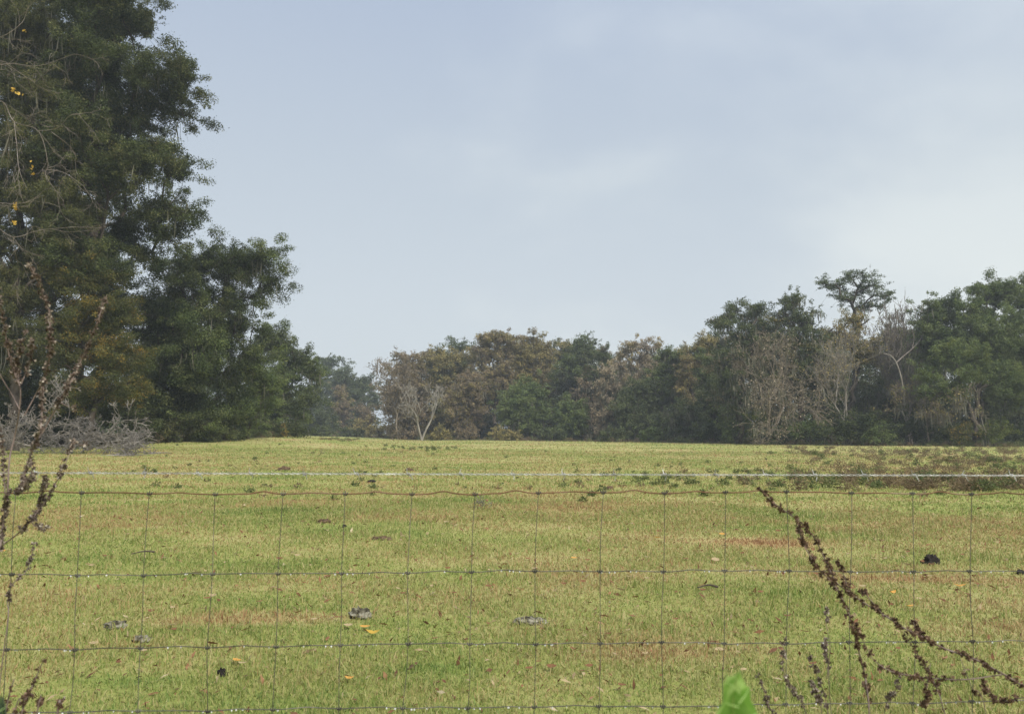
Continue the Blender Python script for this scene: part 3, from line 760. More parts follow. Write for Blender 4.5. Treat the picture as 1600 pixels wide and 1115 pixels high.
# --- the nearer trees on the right
leafy_tree('dark mossy oak at the left of the tall right group', 'oak',
           [(1150, 483, 24, 16, 0), (1180, 488, 26, 18, 0), (1135, 505, 22, 20, 0), (1165, 525, 38, 32, 0), (1150, 570, 38, 40, 0), (1190, 540, 30, 36, 0), (1145, 620, 34, 40, 0)],
           98, 1155, 'oak', name='live_oak', cover=2.3, rc=0.8, moss=110, extra=('rust', 0.12))
leafy_tree('dark oak with bitten topped crown left of the tall pine', 'oak',
           [(1235, 470, 18, 12, 0), (1250, 466, 20, 13, 0), (1222, 492, 26, 20, 0), (1260, 495, 30, 22, 0), (1240, 530, 42, 30, 0), (1275, 545, 36, 40, 0), (1230, 580, 40, 40, 0), (1290, 600, 34, 40, 0)],
           96, 1248, 'oak', name='live_oak', cover=2.2, rc=0.75, moss=110, extra=('brownolive', 0.15))
bare_tree('wide tan bare tree with many fine drooping twigs', 1203, 515, 92, leaf='tan', leafn=2200, bark='tanbark', levels=5, spread=0.7, r=0.17, stems=3, moss=70, up=0.0, thick=0.14, rc=0.8, hw=50)
bare_tree('pale barked tree with scattered yellow leaves in the right group', 1331, 500, 88, leaf='paleyellow', leafn=800, hw=40, bark='palebark', levels=5, spread=0.42, r=0.14, stems=2, up=0.16, thick=0.13, rc=0.4, side=0.4)
pine_tree('tall flat crowned pine rising above all the right trees', 1338, 104,
          [(1335, 432, 30, 12, 0), (1305, 447, 28, 10, 0), (1345, 448, 36, 14, 0), (1375, 462, 24, 10, 0), (1395, 463, 14, 8, 0), (1330, 466, 34, 12, 0), (1360, 480, 26, 9, 0), (1290, 442, 14, 7, 0)],
          rc=0.7, cover=2.3, trunk_r=0.24, fork=0.86)
leafy_tree('rusty orange tinted tree below the tall pine', 'oak', [(1335, 500, 30, 18, 0), (1310, 525, 34, 24, 0), (1350, 545, 30, 30, 0)], 98, 1328, 'brownolive', cover=1.3, rc=0.65, extra=('turning', 0.6))
bare_tree('grey twiggy bare tree between the tall pine and green pines', 1425, 462, 95, leaf='brownolive', leafn=900, hw=34, bark='greybark', levels=6, spread=0.5, r=0.16, stems=2, moss=50, thick=0.17)
leafy_tree('broad green tree with high dark top at the right edge', 'oak',
           [(1535, 452, 34, 15, 0), (1575, 458, 36, 18, 0), (1480, 477, 30, 18, 0), (1510, 490, 44, 26, 0), (1570, 500, 50, 34, 0), (1465, 510, 30, 24, 0), (1620, 480, 50, 50, 1), (1520, 520, 60, 40, -2), (1580, 540, 50, 40, -2), (1460, 480, 26, 22, 0), (1530, 535, 60, 30, 0), (1600, 560, 50, 40, 0), (1470, 545, 36, 26, 0), (1500, 560, 46, 26, 0), (1560, 610, 46, 30, 0), (1450, 520, 30, 30, 0)],
           92, 1527, 'green', name='broadleaf_tree', cover=3.0, rc=0.8, fork=0.5, trunk_r=0.3, extra=('oak', 0.35))
leafy_tree('yellowish green pine with dark straight trunk at the right', 'pine',
           [(1455, 580, 26, 20, 0), (1500, 585, 34, 26, -1), (1482, 612, 28, 20, 0), (1446, 610, 22, 16, 0), (1545, 580, 32, 24, 0), (1520, 555, 34, 26, 0), (1580, 600, 34, 28, 0), (1610, 600, 36, 40, 0), (1475, 550, 30, 24, 0)],
           86, 1523, 'green', 'pine tree', 'pine_tree', cover=2.8, rc=0.65, fork=0.62, trunk_r=0.27, extra=('yellowgreen', 0.25), radial=0.25, wl=0.45, flat=0.8)
bare_tree('tan twiggy tree with drooping yellowish sprays before the green pine', 1450, 575, 88, leaf='brownolive', leafn=1200, bark='tanbark', levels=5, spread=0.6, r=0.08, moss=50)
leafy_tree('dark oak filling the shade behind the pale barked tree', 'oak', [(1390, 560, 44, 40, 0), (1400, 620, 50, 40, 0), (1340, 620, 50, 36, 0), (1440, 640, 40, 36, 0), (1500, 640, 40, 36, 0)], 103, 1390, 'oak', cover=1.7, rc=0.85, moss=120)
leafy_tree('dark oak at the far right behind the pine trunk', 'oak', [(1570, 640, 40, 40, 0), (1620, 620, 50, 60, 0), (1600, 570, 40, 40, 0)], 100, 1590, 'oak', cover=2.2, rc=0.85, moss=60)

# the white leaning trunk with one bend
def bent_trunk():
    Y = 91
    pts = [P(1414, 640, Y), P(1412, 615, Y - .2), P(1408, 590, Y - .3), P(1401, 568, Y - .2), P(1392, 556, Y), P(1380, 552, Y + .2)]
    pts2 = [P(1401, 566, Y - .2), P(1412, 556, Y), P(1425, 545, Y), P(1438, 530, Y + .2), P(1445, 512, Y + .3), P(1440, 495, Y + .5)]
    pts3 = [P(1425, 545, Y), P(1428, 525, Y), P(1420, 505, Y)]
    b = P(1414, 640, Y); base = np.array([b[0], Y, float(ground(b[0], Y)) - 0.1])
    pts = [base, np.array([b[0] + .15, Y, base[2] + 2.0])] + pts
    r = thing('bent_tree', 'dead white trunk with a sharp bend standing out of dark bushes', 'dead tree', base)
    s1 = spline(pts, 6); s2 = spline(pts2, 6); s3 = spline(pts3, 6)
    mk('trunk', [sweep(s1, np.linspace(0.15, 0.06, len(s1)), 7)], M['palebark'], r, base, True)
    mk('branch', [sweep(s2, np.linspace(0.08, 0.03, len(s2)), 6)], M['greybark'], r, base, True)
    mk('branch', [sweep(s3, np.linspace(0.06, 0.03, len(s3)), 6)], M['greybark'], r, base, True)
bent_trunk()

# bushes along the foot of the line, each its own thing
bushes = [(225, 668, 26, 18, 60, 'oak', 'dark bush behind the right end of the brush pile'),
          (262, 670, 24, 15, 62, 'olive', 'low olive bush right of the brush pile'),
          (345, 668, 26, 17, 70, 'oak', 'dark bush under the right side of the leaning oak'),
          (415, 668, 22, 17, 82, 'oak', 'dark bush just left of the small orange shrub'),
          (460, 668, 24, 17, 88, 'oak', 'dark bush right of the small orange shrub'),
          (500, 672, 22, 14, 150, 'oak', 'hazy dark bush at the left of the far gap'),
          (548, 674, 24, 12, 168, 'oak', 'hazy dark bush in the middle of the far gap'),
          (120, 650, 60, 34, 58, 'oak', 'broad dark bush behind the brush pile'),
          (30, 650, 60, 36, 57, 'oak', 'dark bush at the left edge behind the brush pile'),
          (1110, 668, 26, 24, 104, 'oak', 'dark bush at the foot of the dark oaks'),
          (1150, 664, 30, 28, 99, 'green', 'green bush at the foot of the wide tan bare tree'),
          (1185, 660, 20, 26, 95, 'yellowgreen', 'yellow green bush under the left side of the tan bare tree'),
          (1225, 676, 30, 18, 92, 'oak', 'low dark bush in front of the tan bare tree'),
          (1265, 668, 30, 26, 90, 'green', 'rounded green bush between the tan and the pale barked trees'),
          (1308, 668, 32, 26, 87, 'oak', 'low dark bush at the foot of the pale barked tree'),
          (1345, 662, 36, 32, 87, 'oak', 'dark bush just right of the pale barked tree'),
          (1370, 676, 24, 18, 86, 'green', 'small green bush left of the white bent trunk'),
          (1405, 662, 36, 34, 89, 'oak', 'dark bush hiding the base of the white bent trunk'),
          (1450, 668, 30, 26, 90, 'oak', 'dark bush right of the white bent trunk'),
          (1485, 676, 26, 20, 87, 'oak', 'low dark bush left of the straight pine trunk'),
          (1503, 672, 17, 22, 84, 'turning', 'yellowish shrub touching the left side of the pine trunk'),
          (1553, 668, 24, 26, 84, 'yellowgreen', 'yellow green rounded shrub right of the pine trunk'),
          (1595, 672, 26, 22, 88, 'oak', 'dark bush at the right edge of the picture'),
          (960, 675, 26, 14, 118, 'oak', 'low dark bush under the pale tan mossy tree'),
          (1020, 676, 26, 15, 114, 'green', 'low green bush under the dark blue green tree'),
          (860, 676, 26, 14, 124, 'oak', 'low dark bush under the lighter green rounded tree'),
          (790, 676, 26, 13, 128, 'brownolive', 'low brownish bush under the lighter green rounded tree'),
          (735, 676, 24, 13, 130, 'rust', 'low brown bush right of the white bare tree'),
          (690, 676, 22, 13, 132, 'brownolive', 'low brown scrub at the foot of the white bare tree'),
          (632, 676, 22, 13, 134, 'rust', 'low red brown scrub left of the white bare tree')]
for px, py, rx, ry, Y, mt, lab in bushes:
    leafy_tree(lab, 'shrub', [(px, py, rx * .7, ry * .75, 0), (px - rx * .45, py + ry * .25, rx * .5, ry * .6, -.6), (px + rx * .5, py + ry * .2, rx * .5, ry * .6, .5)], Y, px, mt, 'bush', 'bush',
               'bushes along the foot of the tree line', cover=2.1, rc=0.55, fork=0.15, trunk_r=0.06, lsize=1.55)

# the deeper wood behind both lines, one mass
def deep_wood():
    rng = np.random.default_rng(77)
    C, Rc, tr = [], [], []
    def strip(px0, px1, Y0, Y1, t0, t1, n):
        for _ in range(n):
            u = rng.random(); px = px0 + (px1 - px0) * u; Y = Y0 + (Y1 - Y0) * u + rng.uniform(0, 44)
            top = t0 + (t1 - t0) * u
            py = 692 - (692 - top) * rng.random() ** 1.45
            c = P(px, py, Y); g = float(ground(c[0], Y)); c[2] = max(c[2], g + 0.6)
            C.append(c); Rc.append(rng.uniform(0.9, 2.0))
            if rng.random() < 0.12:
                tr.append((np.array([c[0], c[1], g - .1]), c))
    strip(-260, 470, 74, 110, 500, 600, 1000)
    strip(470, 580, 250, 250, 615, 660, 160)
    strip(625, 1120, 168, 128, 590, 575, 1700)
    strip(1120, 1850, 122, 108, 540, 530, 2000)
    C = np.array(C); Rc = np.array(Rc)
    ch = [leafcloud(rng, C, Rc, 420000, 0.36, 0.24, 0.9, 0.4)]
    o = mk('woods', ch, M['oakhazed'])
    o['kind'] = 'stuff'
    tag(o, 'deep dark wood of evergreens filling in behind the front trees', 'woods')
    a = np.array([t[0] for t in tr]); b = np.array([t[1] for t in tr])
    n = mk('trunk', [frusta(a, b, np.full(len(a), .14), np.full(len(a), .06), 5)], M['bark'], o)
    n['kind'] = 'stuff'
deep_wood()

# pale branches of a bare young tree reaching in from the left
def reaching_tree():
    Y = 24
    rng = np.random.default_rng(41)
    b = P(-150, 690, Y); base = np.array([b[0], Y, float(ground(b[0], Y)) - .1])
    r = thing('bare_tree', 'bare young tree with thin pale branches reaching in from the left edge', 'tree', base)
    main = spline([base, P(-140, 450, Y), P(-120, 200, Y), P(-100, 0, Y)], 8)
    ch = [sweep(main, np.linspace(.12, .05, len(main)), 7)]
    tw, tips = [], []
    paths = [[(-125, 230), (-40, 120), (10, 100), (60, 103), (115, 85)], [(-110, 100), (-30, 150), (5, 160), (22, 190), (60, 205), (75, 255), (72, 275), (100, 315)],
             [(5, 160), (14, 200), (12, 255)], [(22, 190), (26, 225), (30, 265), (42, 295)], [(60, 205), (90, 200), (110, 180), (130, 178)], [(80, 206), (105, 225), (118, 240)],
             [(72, 265), (100, 270), (130, 290)], [(-130, 330), (-20, 318), (30, 318), (62, 308)], [(-140, 400), (-30, 350), (20, 370), (60, 360), (110, 355)], [(20, 370), (25, 400), (30, 420)],
             [(-100, 20), (-20, 60), (30, 40), (45, 8)], [(10, 100), (40, 120), (55, 128)], [(-110, 80), (0, 95), (22, 108)]]
    for i, pp in enumerate(paths):
        dY = rng.uniform(-1.5, 1.5)
        pts = [P(x, y, Y + (dY * min(1, k / 2))) for k, (x, y) in enumerate(pp)]
        sp = spline(pts, 6)
        r0 = .015 if i in (0, 1, 7, 8, 10) else .010
        ch.append(sweep(sp, np.linspace(r0, .0055, len(sp)), 5))
        for k in range(4, len(sp), 4):
            d = nrm(sp[k] - sp[k - 2] + rng.normal(size=3) * .12)
            p0, p1, a, bb, tp = bare_edges(rng, sp[k], d + np.array([0, 0, -.15]), .55, .0065, 2, .5, .75, (1, 2), .0038, -.1, .16)
            ch.append(frusta(p0, p1, a, bb, 4)); tips.append(tp)
    mk('trunk', ch, M['greybark'], r, base)
    lv = [P(x, y, Y) for x, y in ((20, 140), (28, 145), (36, 146), (35, 42), (38, 48), (50, 262), (52, 272), (48, 255), (22, 348), (24, 318), (24, 325))]
    mk('crown', [leafcloud(rng, np.array(lv), .07, 48, .10, .07, .9, .3)], M['yellow'], r, base)
reaching_tree()

# ------------------------------------------------------------------ brush pile of fallen branches
def brush_pile():
    Y = 47
    b = P(90, 705, Y); base = np.array([b[0], Y, float(ground(b[0], Y))])
    r = thing('brush_pile', 'tangled pile of grey dead branches at the foot of the left trees', 'brush pile', base)
    rng = np.random.default_rng(9)
    for k, (px, py, dx, dz, ln, rad) in enumerate(((60, 690, 1, .12, 2.0, .10), (20, 690, 1, .35, 1.9, .10), (-20, 695, 1, .2, 2.2, .11), (110, 692, 1, .18, 2.0, .08), (130, 698, 1, .02, 2.2, .08),
                                                   (60, 700, -.8, .4, 1.6, .08), (150, 700, 1, .05, 1.8, .07), (165, 690, 1, .12, 1.5, .06), (0, 700, .5, .6, 1.7, .09), (-60, 695, .9, .3, 2.0, .1), (80, 690, .2, .7, 1.4, .07), (120, 690, .6, .45, 1.4, .07))):
        c = P(px, py, Y + rng.uniform(-1.2, 1.2)); c[2] = max(c[2], float(ground(c[0], c[1])) + .1)
        p0, p1, a, bb, tp = bare_edges(rng, c, [dx, rng.uniform(-.5, .5), dz * .5], ln * .82, rad * .42, 5, .5, .72, (1, 3), .014, -.02, .16, .35)
        g = ground(p1[:, 0], p1[:, 1]) + .03
        p1[:, 2] = np.maximum(p1[:, 2], g); p0[:, 2] = np.maximum(p0[:, 2], ground(p0[:, 0], p0[:, 1]) + .03)
        top = P(0, 628, Y)[2]
        keep = (p1[:, 2] < top + 3) & (p1[:, 0] < P(266, 690, Y)[0])
        mk('branch', [frusta(p0[keep], p1[keep], a[keep], bb[keep], 4)], M['deadwood'], r, base)
    # the fine twigs in the heap
    ch = []
    for _ in range(70):
        px = rng.uniform(-80, 236)
        c = P(px, rng.uniform(664 + 30 * max(0, (px - 90) / 146), 704), Y + rng.uniform(-1.5, 1.5)); c[2] = max(c[2], float(ground(c[0], c[1])) + .05)
        p0, p1, a, bb, tp = bare_edges(rng, c, nrm(np.array([rng.normal(), rng.normal(), .5 * abs(rng.normal())])), .55, .016, 3, .7, .75, (2, 3), .009, 0, .2)
        p1[:, 2] = np.maximum(p1[:, 2], ground(p1[:, 0], p1[:, 1]) + .02)
        keep = p1[:, 2] < P(0, 642, Y)[2]
        ch.append(frusta(p0[keep], p1[keep], a[keep], bb[keep], 3))
    t = mk('twigs', ch, M['twigwood'], r, base)
    t['kind'] = 'stuff'
brush_pile()

# ------------------------------------------------------------------ weeds standing in the pasture
def weeds():
    rng = np.random.default_rng(21)
    C, Rc, D, RD = [], [], [], []
    def put(px, py, r, dead):
        # ground point seen at this pixel
        d = CR @ np.array([(px - 800) / FPX, -(py - 557.5) / FPX, -1.0])
        t = -EYE / d[2]
        for _ in range(6):
            x, y = d[0] * t, d[1] * t
            t = (float(ground(x, y)) - EYE) / d[2]
        if d[1] * t > 110 or t < 0: return
        p = np.array([d[0] * t, d[1] * t, float(ground(d[0] * t, d[1] * t)) + r * .35])
        (D if dead else C).append(p); (RD if dead else Rc).append(r)
    for _ in range(420):                       # the brown weedy band on the right
        px = rng.triangular(1130, 1560, 1700); py = rng.uniform(704, 768)
        f = 1 if px > 1230 else .4
        if rng.random() < f: put(px, py, rng.uniform(.12, .30), rng.random() < .8)
    for _ in range(120):
        put(rng.uniform(1220, 1640), rng.uniform(699, 712), rng.uniform(.15, .35), rng.random() < .8)
    for _ in range(60):
        put(rng.uniform(880, 1250), rng.uniform(735, 762), rng.uniform(.08, .18), rng.random() < .4)
    for _ in range(26):
        put(rng.normal(650, 35), rng.normal(701, 2), rng.uniform(.12, .25), False)
    for _ in range(26):
        put(rng.normal(535, 20), rng.normal(687, 1), rng.uniform(.15, .35), rng.random() < .3)
    for _ in range(230):                       # single tufts all over the far half
        put(rng.uniform(200, 1600), rng.triangular(692, 700, 790), rng.uniform(.05, .14), rng.random() < .45)
    C, Rc, D, RD = np.array(C), np.array(Rc), np.array(D), np.array(RD)
    o = mk('weeds', [leafcloud(rng, C, Rc, 30000, .085, .03, .75, .2, .5)], M['weed']); o['kind'] = 'stuff'
    tag(o, 'dark green weeds tufted over the far half of the pasture', 'weeds')
    o = mk('dead_weeds', [leafcloud(rng, D, RD, 52000, .09, .022, .75, .2, .5)], M['deadweed']); o['kind'] = 'stuff'
    tag(o, 'brown dead weeds in the band across the right of the pasture', 'weeds')
weeds()

def undergrowth():
    rng = np.random.default_rng(31)
    for name, mt, n, lab, hh in (('undergrowth', 'weed', 520, 'knee high green undergrowth fringing the foot of the woods', .55), ('dry_undergrowth', 'deadweed', 420, 'dry tall grass and dead stalks fringing the foot of the woods', .45)):
        u = rng.uniform(-.66, .74, n); Ye = np.interp(u, EDGE[:, 0], EDGE[:, 1]) + rng.normal(-.2, 1.1, n)
        x = u * Ye; r = rng.uniform(.18, hh, n) * (1 + .5 * np.sin(u * 40) * np.sin(u * 97))
        C = np.stack([x, Ye, ground(x, Ye) + r * .5], 1)
        o = mk(name, [leafcloud(rng, C, r, 42000, .16, .045, .9, .1, .45)], M[mt]); o['kind'] = 'stuff'
        tag(o, lab, 'undergrowth')
undergrowth()

# ------------------------------------------------------------------ what lies on the grass
def ground_at(px, py):
    d = CR @ np.array([(px - 800) / FPX, -(py - 557.5) / FPX, -1.0])
    t = -EYE / d[2]
    for _ in range(6):
        x, y = d[0] * t, d[1] * t
        t = (float(ground(x, y)) - EYE) / d[2]
    return np.array([d[0] * t, d[1] * t, float(ground(d[0] * t, d[1] * t))])

def lump(rng, rx, ry, rz, rough=.18, nu=28, nv=14, dent=0):
    """an uneven crusted mound"""
    u = np.arange(nu) / nu * 2 * np.pi; v = np.linspace(-.35, np.pi / 2, nv)
    U, W = np.meshgrid(u, v, indexing='ij')
    d = np.stack([np.cos(W) * np.cos(U), np.cos(W) * np.sin(U), np.sin(W)], -1)
    k = rng.normal(size=(14, 3)) * 3.2; ph = rng.uniform(0, 6.28, 14)
    k2 = rng.normal(size=(14, 3)) * 9; ph2 = rng.uniform(0, 6.28, 14)
    f = 1 + rough * np.sin(d @ k.T + ph).mean(-1) * 2.2 + rough * .8 * np.sin(d @ k2.T + ph2).mean(-1) * 2
    p = d * f[..., None] * np.array([rx, ry, rz])
    p[..., 2] = np.maximum(p[..., 2], -.02)
    V = p.reshape(-1, 3)
    i = np.arange(nu); j = (i + 1) % nu
    F = np.concatenate([np.stack([i * nv + m, j * nv + m, j * nv + m + 1, i * nv + m + 1], 1) for m in range(nv - 1)])
    return V, F

def dung(px, py, w, h, mat, label, Yr=.8, rough=.2, lift=0.0):
    rng = np.random.default_rng(int(px * 7 + py))
    c = ground_at(px, py + h / 2); s = np.linalg.norm(c[:2]) / FPX
    V, F = lump(rng, w / 2 * s, w / 2 * s * Yr, h * s * .85, rough)
    chunks = [(V, F)]
    for _ in range(4):                         # crumbs beside it
        a = rng.uniform(0, 6.28); q = rng.uniform(.75, 1.15)
        v2, f2 = lump(rng, w * s * .14, w * s * .12, h * s * .3, .3, 10, 5)
        chunks.append((v2 + np.array([math.cos(a) * w / 2 * s * q, math.sin(a) * w / 2 * s * q, 0]), f2))
    o = mk('dung', [(v + c + np.array([0, 0, (.012 if mat == 'dung_dry' else -.004) + lift]), f) for v, f in chunks], M[mat], None, c, False)
    return tag(o, label, 'dung', 'cow dung scattered on the pasture')

dung(1457, 873, 24, 16, 'dung_dark', 'large black dung lump on the right of the pasture', .8, .3)
dung(347, 1049, 14, 13, 'dung_dark', 'small black lump near the bottom left wires', .9, .35)
dung(563, 957, 31, 15, 'dung_dry', 'pale grey crusted dry dung left of the middle', .8, .4)
dung(826, 969, 46, 9, 'dung_dry', 'wide flat grey dried pat near the middle of the grass', .6, .3)
dung(507, 813, 21, 7, 'dung_brown', 'dark flat pat with pale top left of the middle stays', .7, .3)
dung(538, 821, 6, 6, 'dung_dark', 'tiny black crumb of dung beside the dark flat pat', .8, .3)
dung(597, 839, 28, 7, 'dung_brown', 'brown crumbling pat right of the dark flat pat', .7, .3)
dung(183, 976, 28, 8, 'dung_dry', 'greyish brown broken pat at the lower left', .7, .4)
dung(222, 999, 22, 6, 'dung_dry', 'pale broken dry pat below the greyish brown one', .7, .4)
dung(580, 751, 12, 6, 'dung_dark', 'small dark pat just beneath the barbed wire', .8, .3)
dung(1596, 893, 12, 8, 'dung_dark', 'dark lump cut by the right edge of the picture', .8, .3)
dung(640, 733, 14, 5, 'dung_brown', 'small brown pat behind the barbed wire', .8, .3)
dung(951, 762, 14, 8, 'dung_brown', 'brown lump just above the rusty wire', .8, .35)
dung(443, 732, 20, 6, 'dung_brown', 'low brown mound behind the barbed wire at left', .8, .3)
dung(645, 1040, 14, 8, 'dung_brown', 'small brown lump near the bottom middle stay', .8, .35)

def twig_tuft(px, py, hpx, label, n=9, mat='deadwood'):
    rng = np.random.default_rng(int(px))
    c = ground_at(px, py); s = np.linalg.norm(c[:2]) / FPX
    ch = []
    for _ in range(n):
        p0, p1, a, b, tp = bare_edges(rng, c, [rng.normal() * .9, rng.normal() * .5, .8], hpx * s * .5, .006, 2, .5, .7, (1, 2), .0035, -.1, .2)
        p1[:, 2] = np.maximum(p1[:, 2], c[2] + .01)
        ch.append(frusta(p0, p1, a, b, 4))
    return tag(mk('twig_tuft', ch, M[mat], None, c), label, 'twigs')
twig_tuft(755, 794, 22, 'tuft of dead grey twigs under the rusty top wire')
twig_tuft(498, 712, 16, 'lone thin dark weed standing far out on the left pasture', 4, 'bark')

def stick(px, py, px2, py2, r, label):
    a = ground_at(px, py); b = ground_at(px2, py2)
    a[2] += .03; b[2] += .035; m = (a + b) / 2 + np.array([.01, .02, .015])
    sp = spline([a, m, b], 8)
    tag(mk('stick', [sweep(sp, np.linspace(r, r * .45, len(sp)), 6)], M['bark'], None, a, True), label, 'stick')
stick(241, 866, 205, 870, .013, 'short fallen stick lying on the left grass')
stick(1122, 922, 1090, 924, .011, 'dark fallen stick on the grass right of the middle')

def leaf_mesh(rng, ln, wd, curl):
    """a dry lobed leaf, folded on its midrib and curled"""
    n = 9
    t = np.linspace(0, 1, n)
    half = wd / 2 * np.sin(np.pi * np.clip(t * .97 + .015, 0, 1)) ** .7 * (1 + .18 * np.sin(t * 19 + rng.uniform(0, 6)))
    x = (t - .5) * ln
    z0 = curl * ln * (2 * t - 1) ** 2 + .01
    up = .35 * half
    mid = np.stack([x, np.zeros(n), z0], 1); lf = np.stack([x, half, z0 + up], 1); rt = np.stack([x, -half, z0 + up * .8], 1)
    V = np.concatenate([mid, lf, rt])
    i = np.arange(n - 1)
    F = np.concatenate([np.stack([i, i + 1, i + 1 + n, i + n], 1), np.stack([i + 1, i, i + 2 * n, i + 1 + 2 * n], 1)])
    return V, F

def fallen_leaf(px, py, lpx, mat, label, group, rng):
    c = ground_at(px, py); s = np.linalg.norm(c[:2]) / FPX
    ln = lpx * s
    V, F = leaf_mesh(rng, ln, ln * rng.uniform(.42, .62), rng.uniform(.05, .28))
    a = rng.uniform(-.7, .7) + (math.pi if rng.random() < .5 else 0); tl = rng.uniform(-.35, .5)
    Rz = np.array(Matrix.Rotation(a, 3, 'Z') @ Matrix.Rotation(tl, 3, 'X'))
    V = V @ Rz.T
    lift = .022 + .01 * rng.random()
    o = mk('fallen_leaf', [(V + c + np.array([0, 0, lift - V[:, 2].min() * .5]), F)], M[mat], None, c)
    return tag(o, label, 'leaf', group)
rng = np.random.default_rng(63)
FG = 'single fallen leaves on the near grass'
for px, py, l, mt, lab in ((583, 996, 21, 'yellow', 'large bright yellow fallen leaf below the pale grey dung'), (570, 986, 16, 'leaf_orange', 'orange fallen leaf touching the bright yellow one'),
                           (370, 1040, 18, 'leaf_orange', 'orange yellow leaf just right of the small black lump'), (330, 1014, 18, 'leaf_brown', 'red brown leaf on the third wire line at left'),
                           (546, 1069, 14, 'leaf_orange', 'orange leaf at the bottom between two left middle stays'), (529, 971, 14, 'leaf_brown', 'red brown leaf left of the pale grey dung'),
                           (897, 1022, 15, 'leaf_brown', 'red brown curled leaf below the wide grey pat'), (890, 991, 15, 'leaf_brown', 'brown curled leaf right of the wide grey pat'),
                           (700, 996, 10, 'leaf_brown', 'small upright brown leaf below the middle'), (862, 1049, 16, 'leaf_brown', 'dark brown leaf near the bottom middle'),
                           (972, 1080, 14, 'leaf_brown', 'brown leaf at the bottom right of the middle'), (1027, 843, 10, 'leaf_orange', 'small orange leaf right of the middle stays'),
                           (1128, 838, 9, 'leaf_orange', 'orange leaf far right of the middle under the rusty wire'), (1117, 880, 16, 'leaf_tan', 'pale tan leaf above the second wire at right'),
                           (972, 927, 15, 'leaf_tan', 'pale tan leaf below the second wire right of middle'), (305, 901, 14, 'leaf_tan', 'pale leaf by the second wire at left'),
                           (1394, 931, 13, 'leaf_orange', 'pinkish orange leaf right of the dry weed'), (1422, 954, 12, 'leaf_orange', 'light orange leaf right of the arching weed stems'),
                           (1500, 921, 16, 'leaf_orange', 'pale pinkish leaf below the black dung'), (5, 865, 13, 'leaf_orange', 'orange leaf at the left edge behind the weed'),
                           (897, 876, 10, 'leaf_orange', 'small orange leaf above the second wire near middle'), (705, 802, 6, 'leaf_tan', 'small pale leaf right of the upper middle stay'),
                           (1230, 968, 14, 'leaf_brown', 'brown leaf left of the drooping weed spikes'), (1375, 1071, 12, 'leaf_brown', 'red brown leaf between weed stems at the bottom right')):
    fallen_leaf(px, py, l, mt, lab, FG, rng)
for k in range(130):
    px = rng.uniform(20, 1590); py = rng.triangular(775, 830, 1090)
    dark = rng.random() < .62
    fallen_leaf(px, py, rng.uniform(6, 10) * (0.5 + (py - 677) / 330), 'leaf_brown' if dark else 'leaf_tan',
                'small dry brown leaf among many scattered on the grass' if dark else 'small pale dry leaf among many scattered on the grass',
                'small dry brown leaves scattered on the grass' if dark else 'small pale dry leaves scattered on the grass', rng)

def litter():
    rng = np.random.default_rng(88)
    for name, mt, n, lab in (('leaf_crumbs', 'leaf_brown', 3200, 'dark brown crumbs of leaf and dung flecking the grass'), ('straw_flecks', 'leaf_tan', 1500, 'pale flecks of straw and bleached leaf on the grass')):
        d = 3.6 * (55 / 3.6) ** rng.random(n) ** .85; th = rng.uniform(-R(36), R(36), n)
        x = np.sin(th) * d; y = np.cos(th) * d; z = ground(x, y) + rng.uniform(.008, .03, n)
        sz = rng.uniform(.008, .026, n) * (d / 5) ** .35
        no = nrm(rng.normal(size=(n, 3)) * .6 + [0, 0, 1]); a = nrm(np.cross(no, rng.normal(size=(n, 3)))); b = np.cross(no, a)
        p = np.stack([x, y, z], 1); L_ = (sz * rng.uniform(.8, 2.0, n))[:, None]; W_ = (sz * .5)[:, None]
        V = np.stack([p - a * L_, p + b * W_ + no * .003, p + a * L_, p - b * W_ + no * .004], 1).reshape(-1, 3)
        o = mk(name, [(V, np.arange(4 * n).reshape(-1, 4))], M[mt]); o['kind'] = 'stuff'
        tag(o, lab, 'leaf litter')
litter()

# ------------------------------------------------------------------ the fence
FY = 1.945
UD = np.array([math.cos(R(2.7)), math.sin(R(2.7)), 0.0])
def FP(s, z, off=0.0):
    return np.stack(np.broadcast_arrays(UD[0] * s - UD[1] * off, FY + UD[1] * s + UD[0] * off, z), -1)
rows = [P(800, y, FY)[2] for y in (770, 893.5, 1006, 1104)]
while rows[-1] > .12:
    rows.append(rows[-1] - max(.075, (rows[-2] - rows[-1]) * .93))
frng = np.random.default_rng(3)
fence = thing('wire_fence', 'woven wire field fence of large rectangles with a rusty wavy top wire', 'fence', FP(0.0, 0.0))
f0 = FP(0.0, 0.0)
S0, S1 = -3.05, 3.05
def stay_shift(s, z):
    t = np.clip((rows[0] - z) / .52, 0, 2)
    return -t * .023 * np.clip((s + 1.1) / 2.0, 0, 1)
ks = np.arange(-20, 21); stays = .065 + .152 * ks + frng.normal(0, .0035, len(ks))
jit = frng.normal(0, .0028, (len(ks), len(rows)))
def row_z(ri, s):
    z = np.full_like(s, rows[ri])
    r = np.random.default_rng(50 + ri)
    amp = .0042 if ri == 0 else .0018
    for k in range(len(stays) - 1):
        m = (stays[k] + stays[k + 1]) / 2 + r.normal(0, .012)
        z = z + amp * r.uniform(.1, 1.6) * np.exp(-((s - m) / .022) ** 2) - (.0016 * r.uniform(0, 1.5)) * np.exp(-((s - stays[k]) / .03) ** 2)
    return z + .0022 * np.sin(s * 3.1 + ri) + .001 * np.sin(s * 11 + 2 * ri)
drops = []
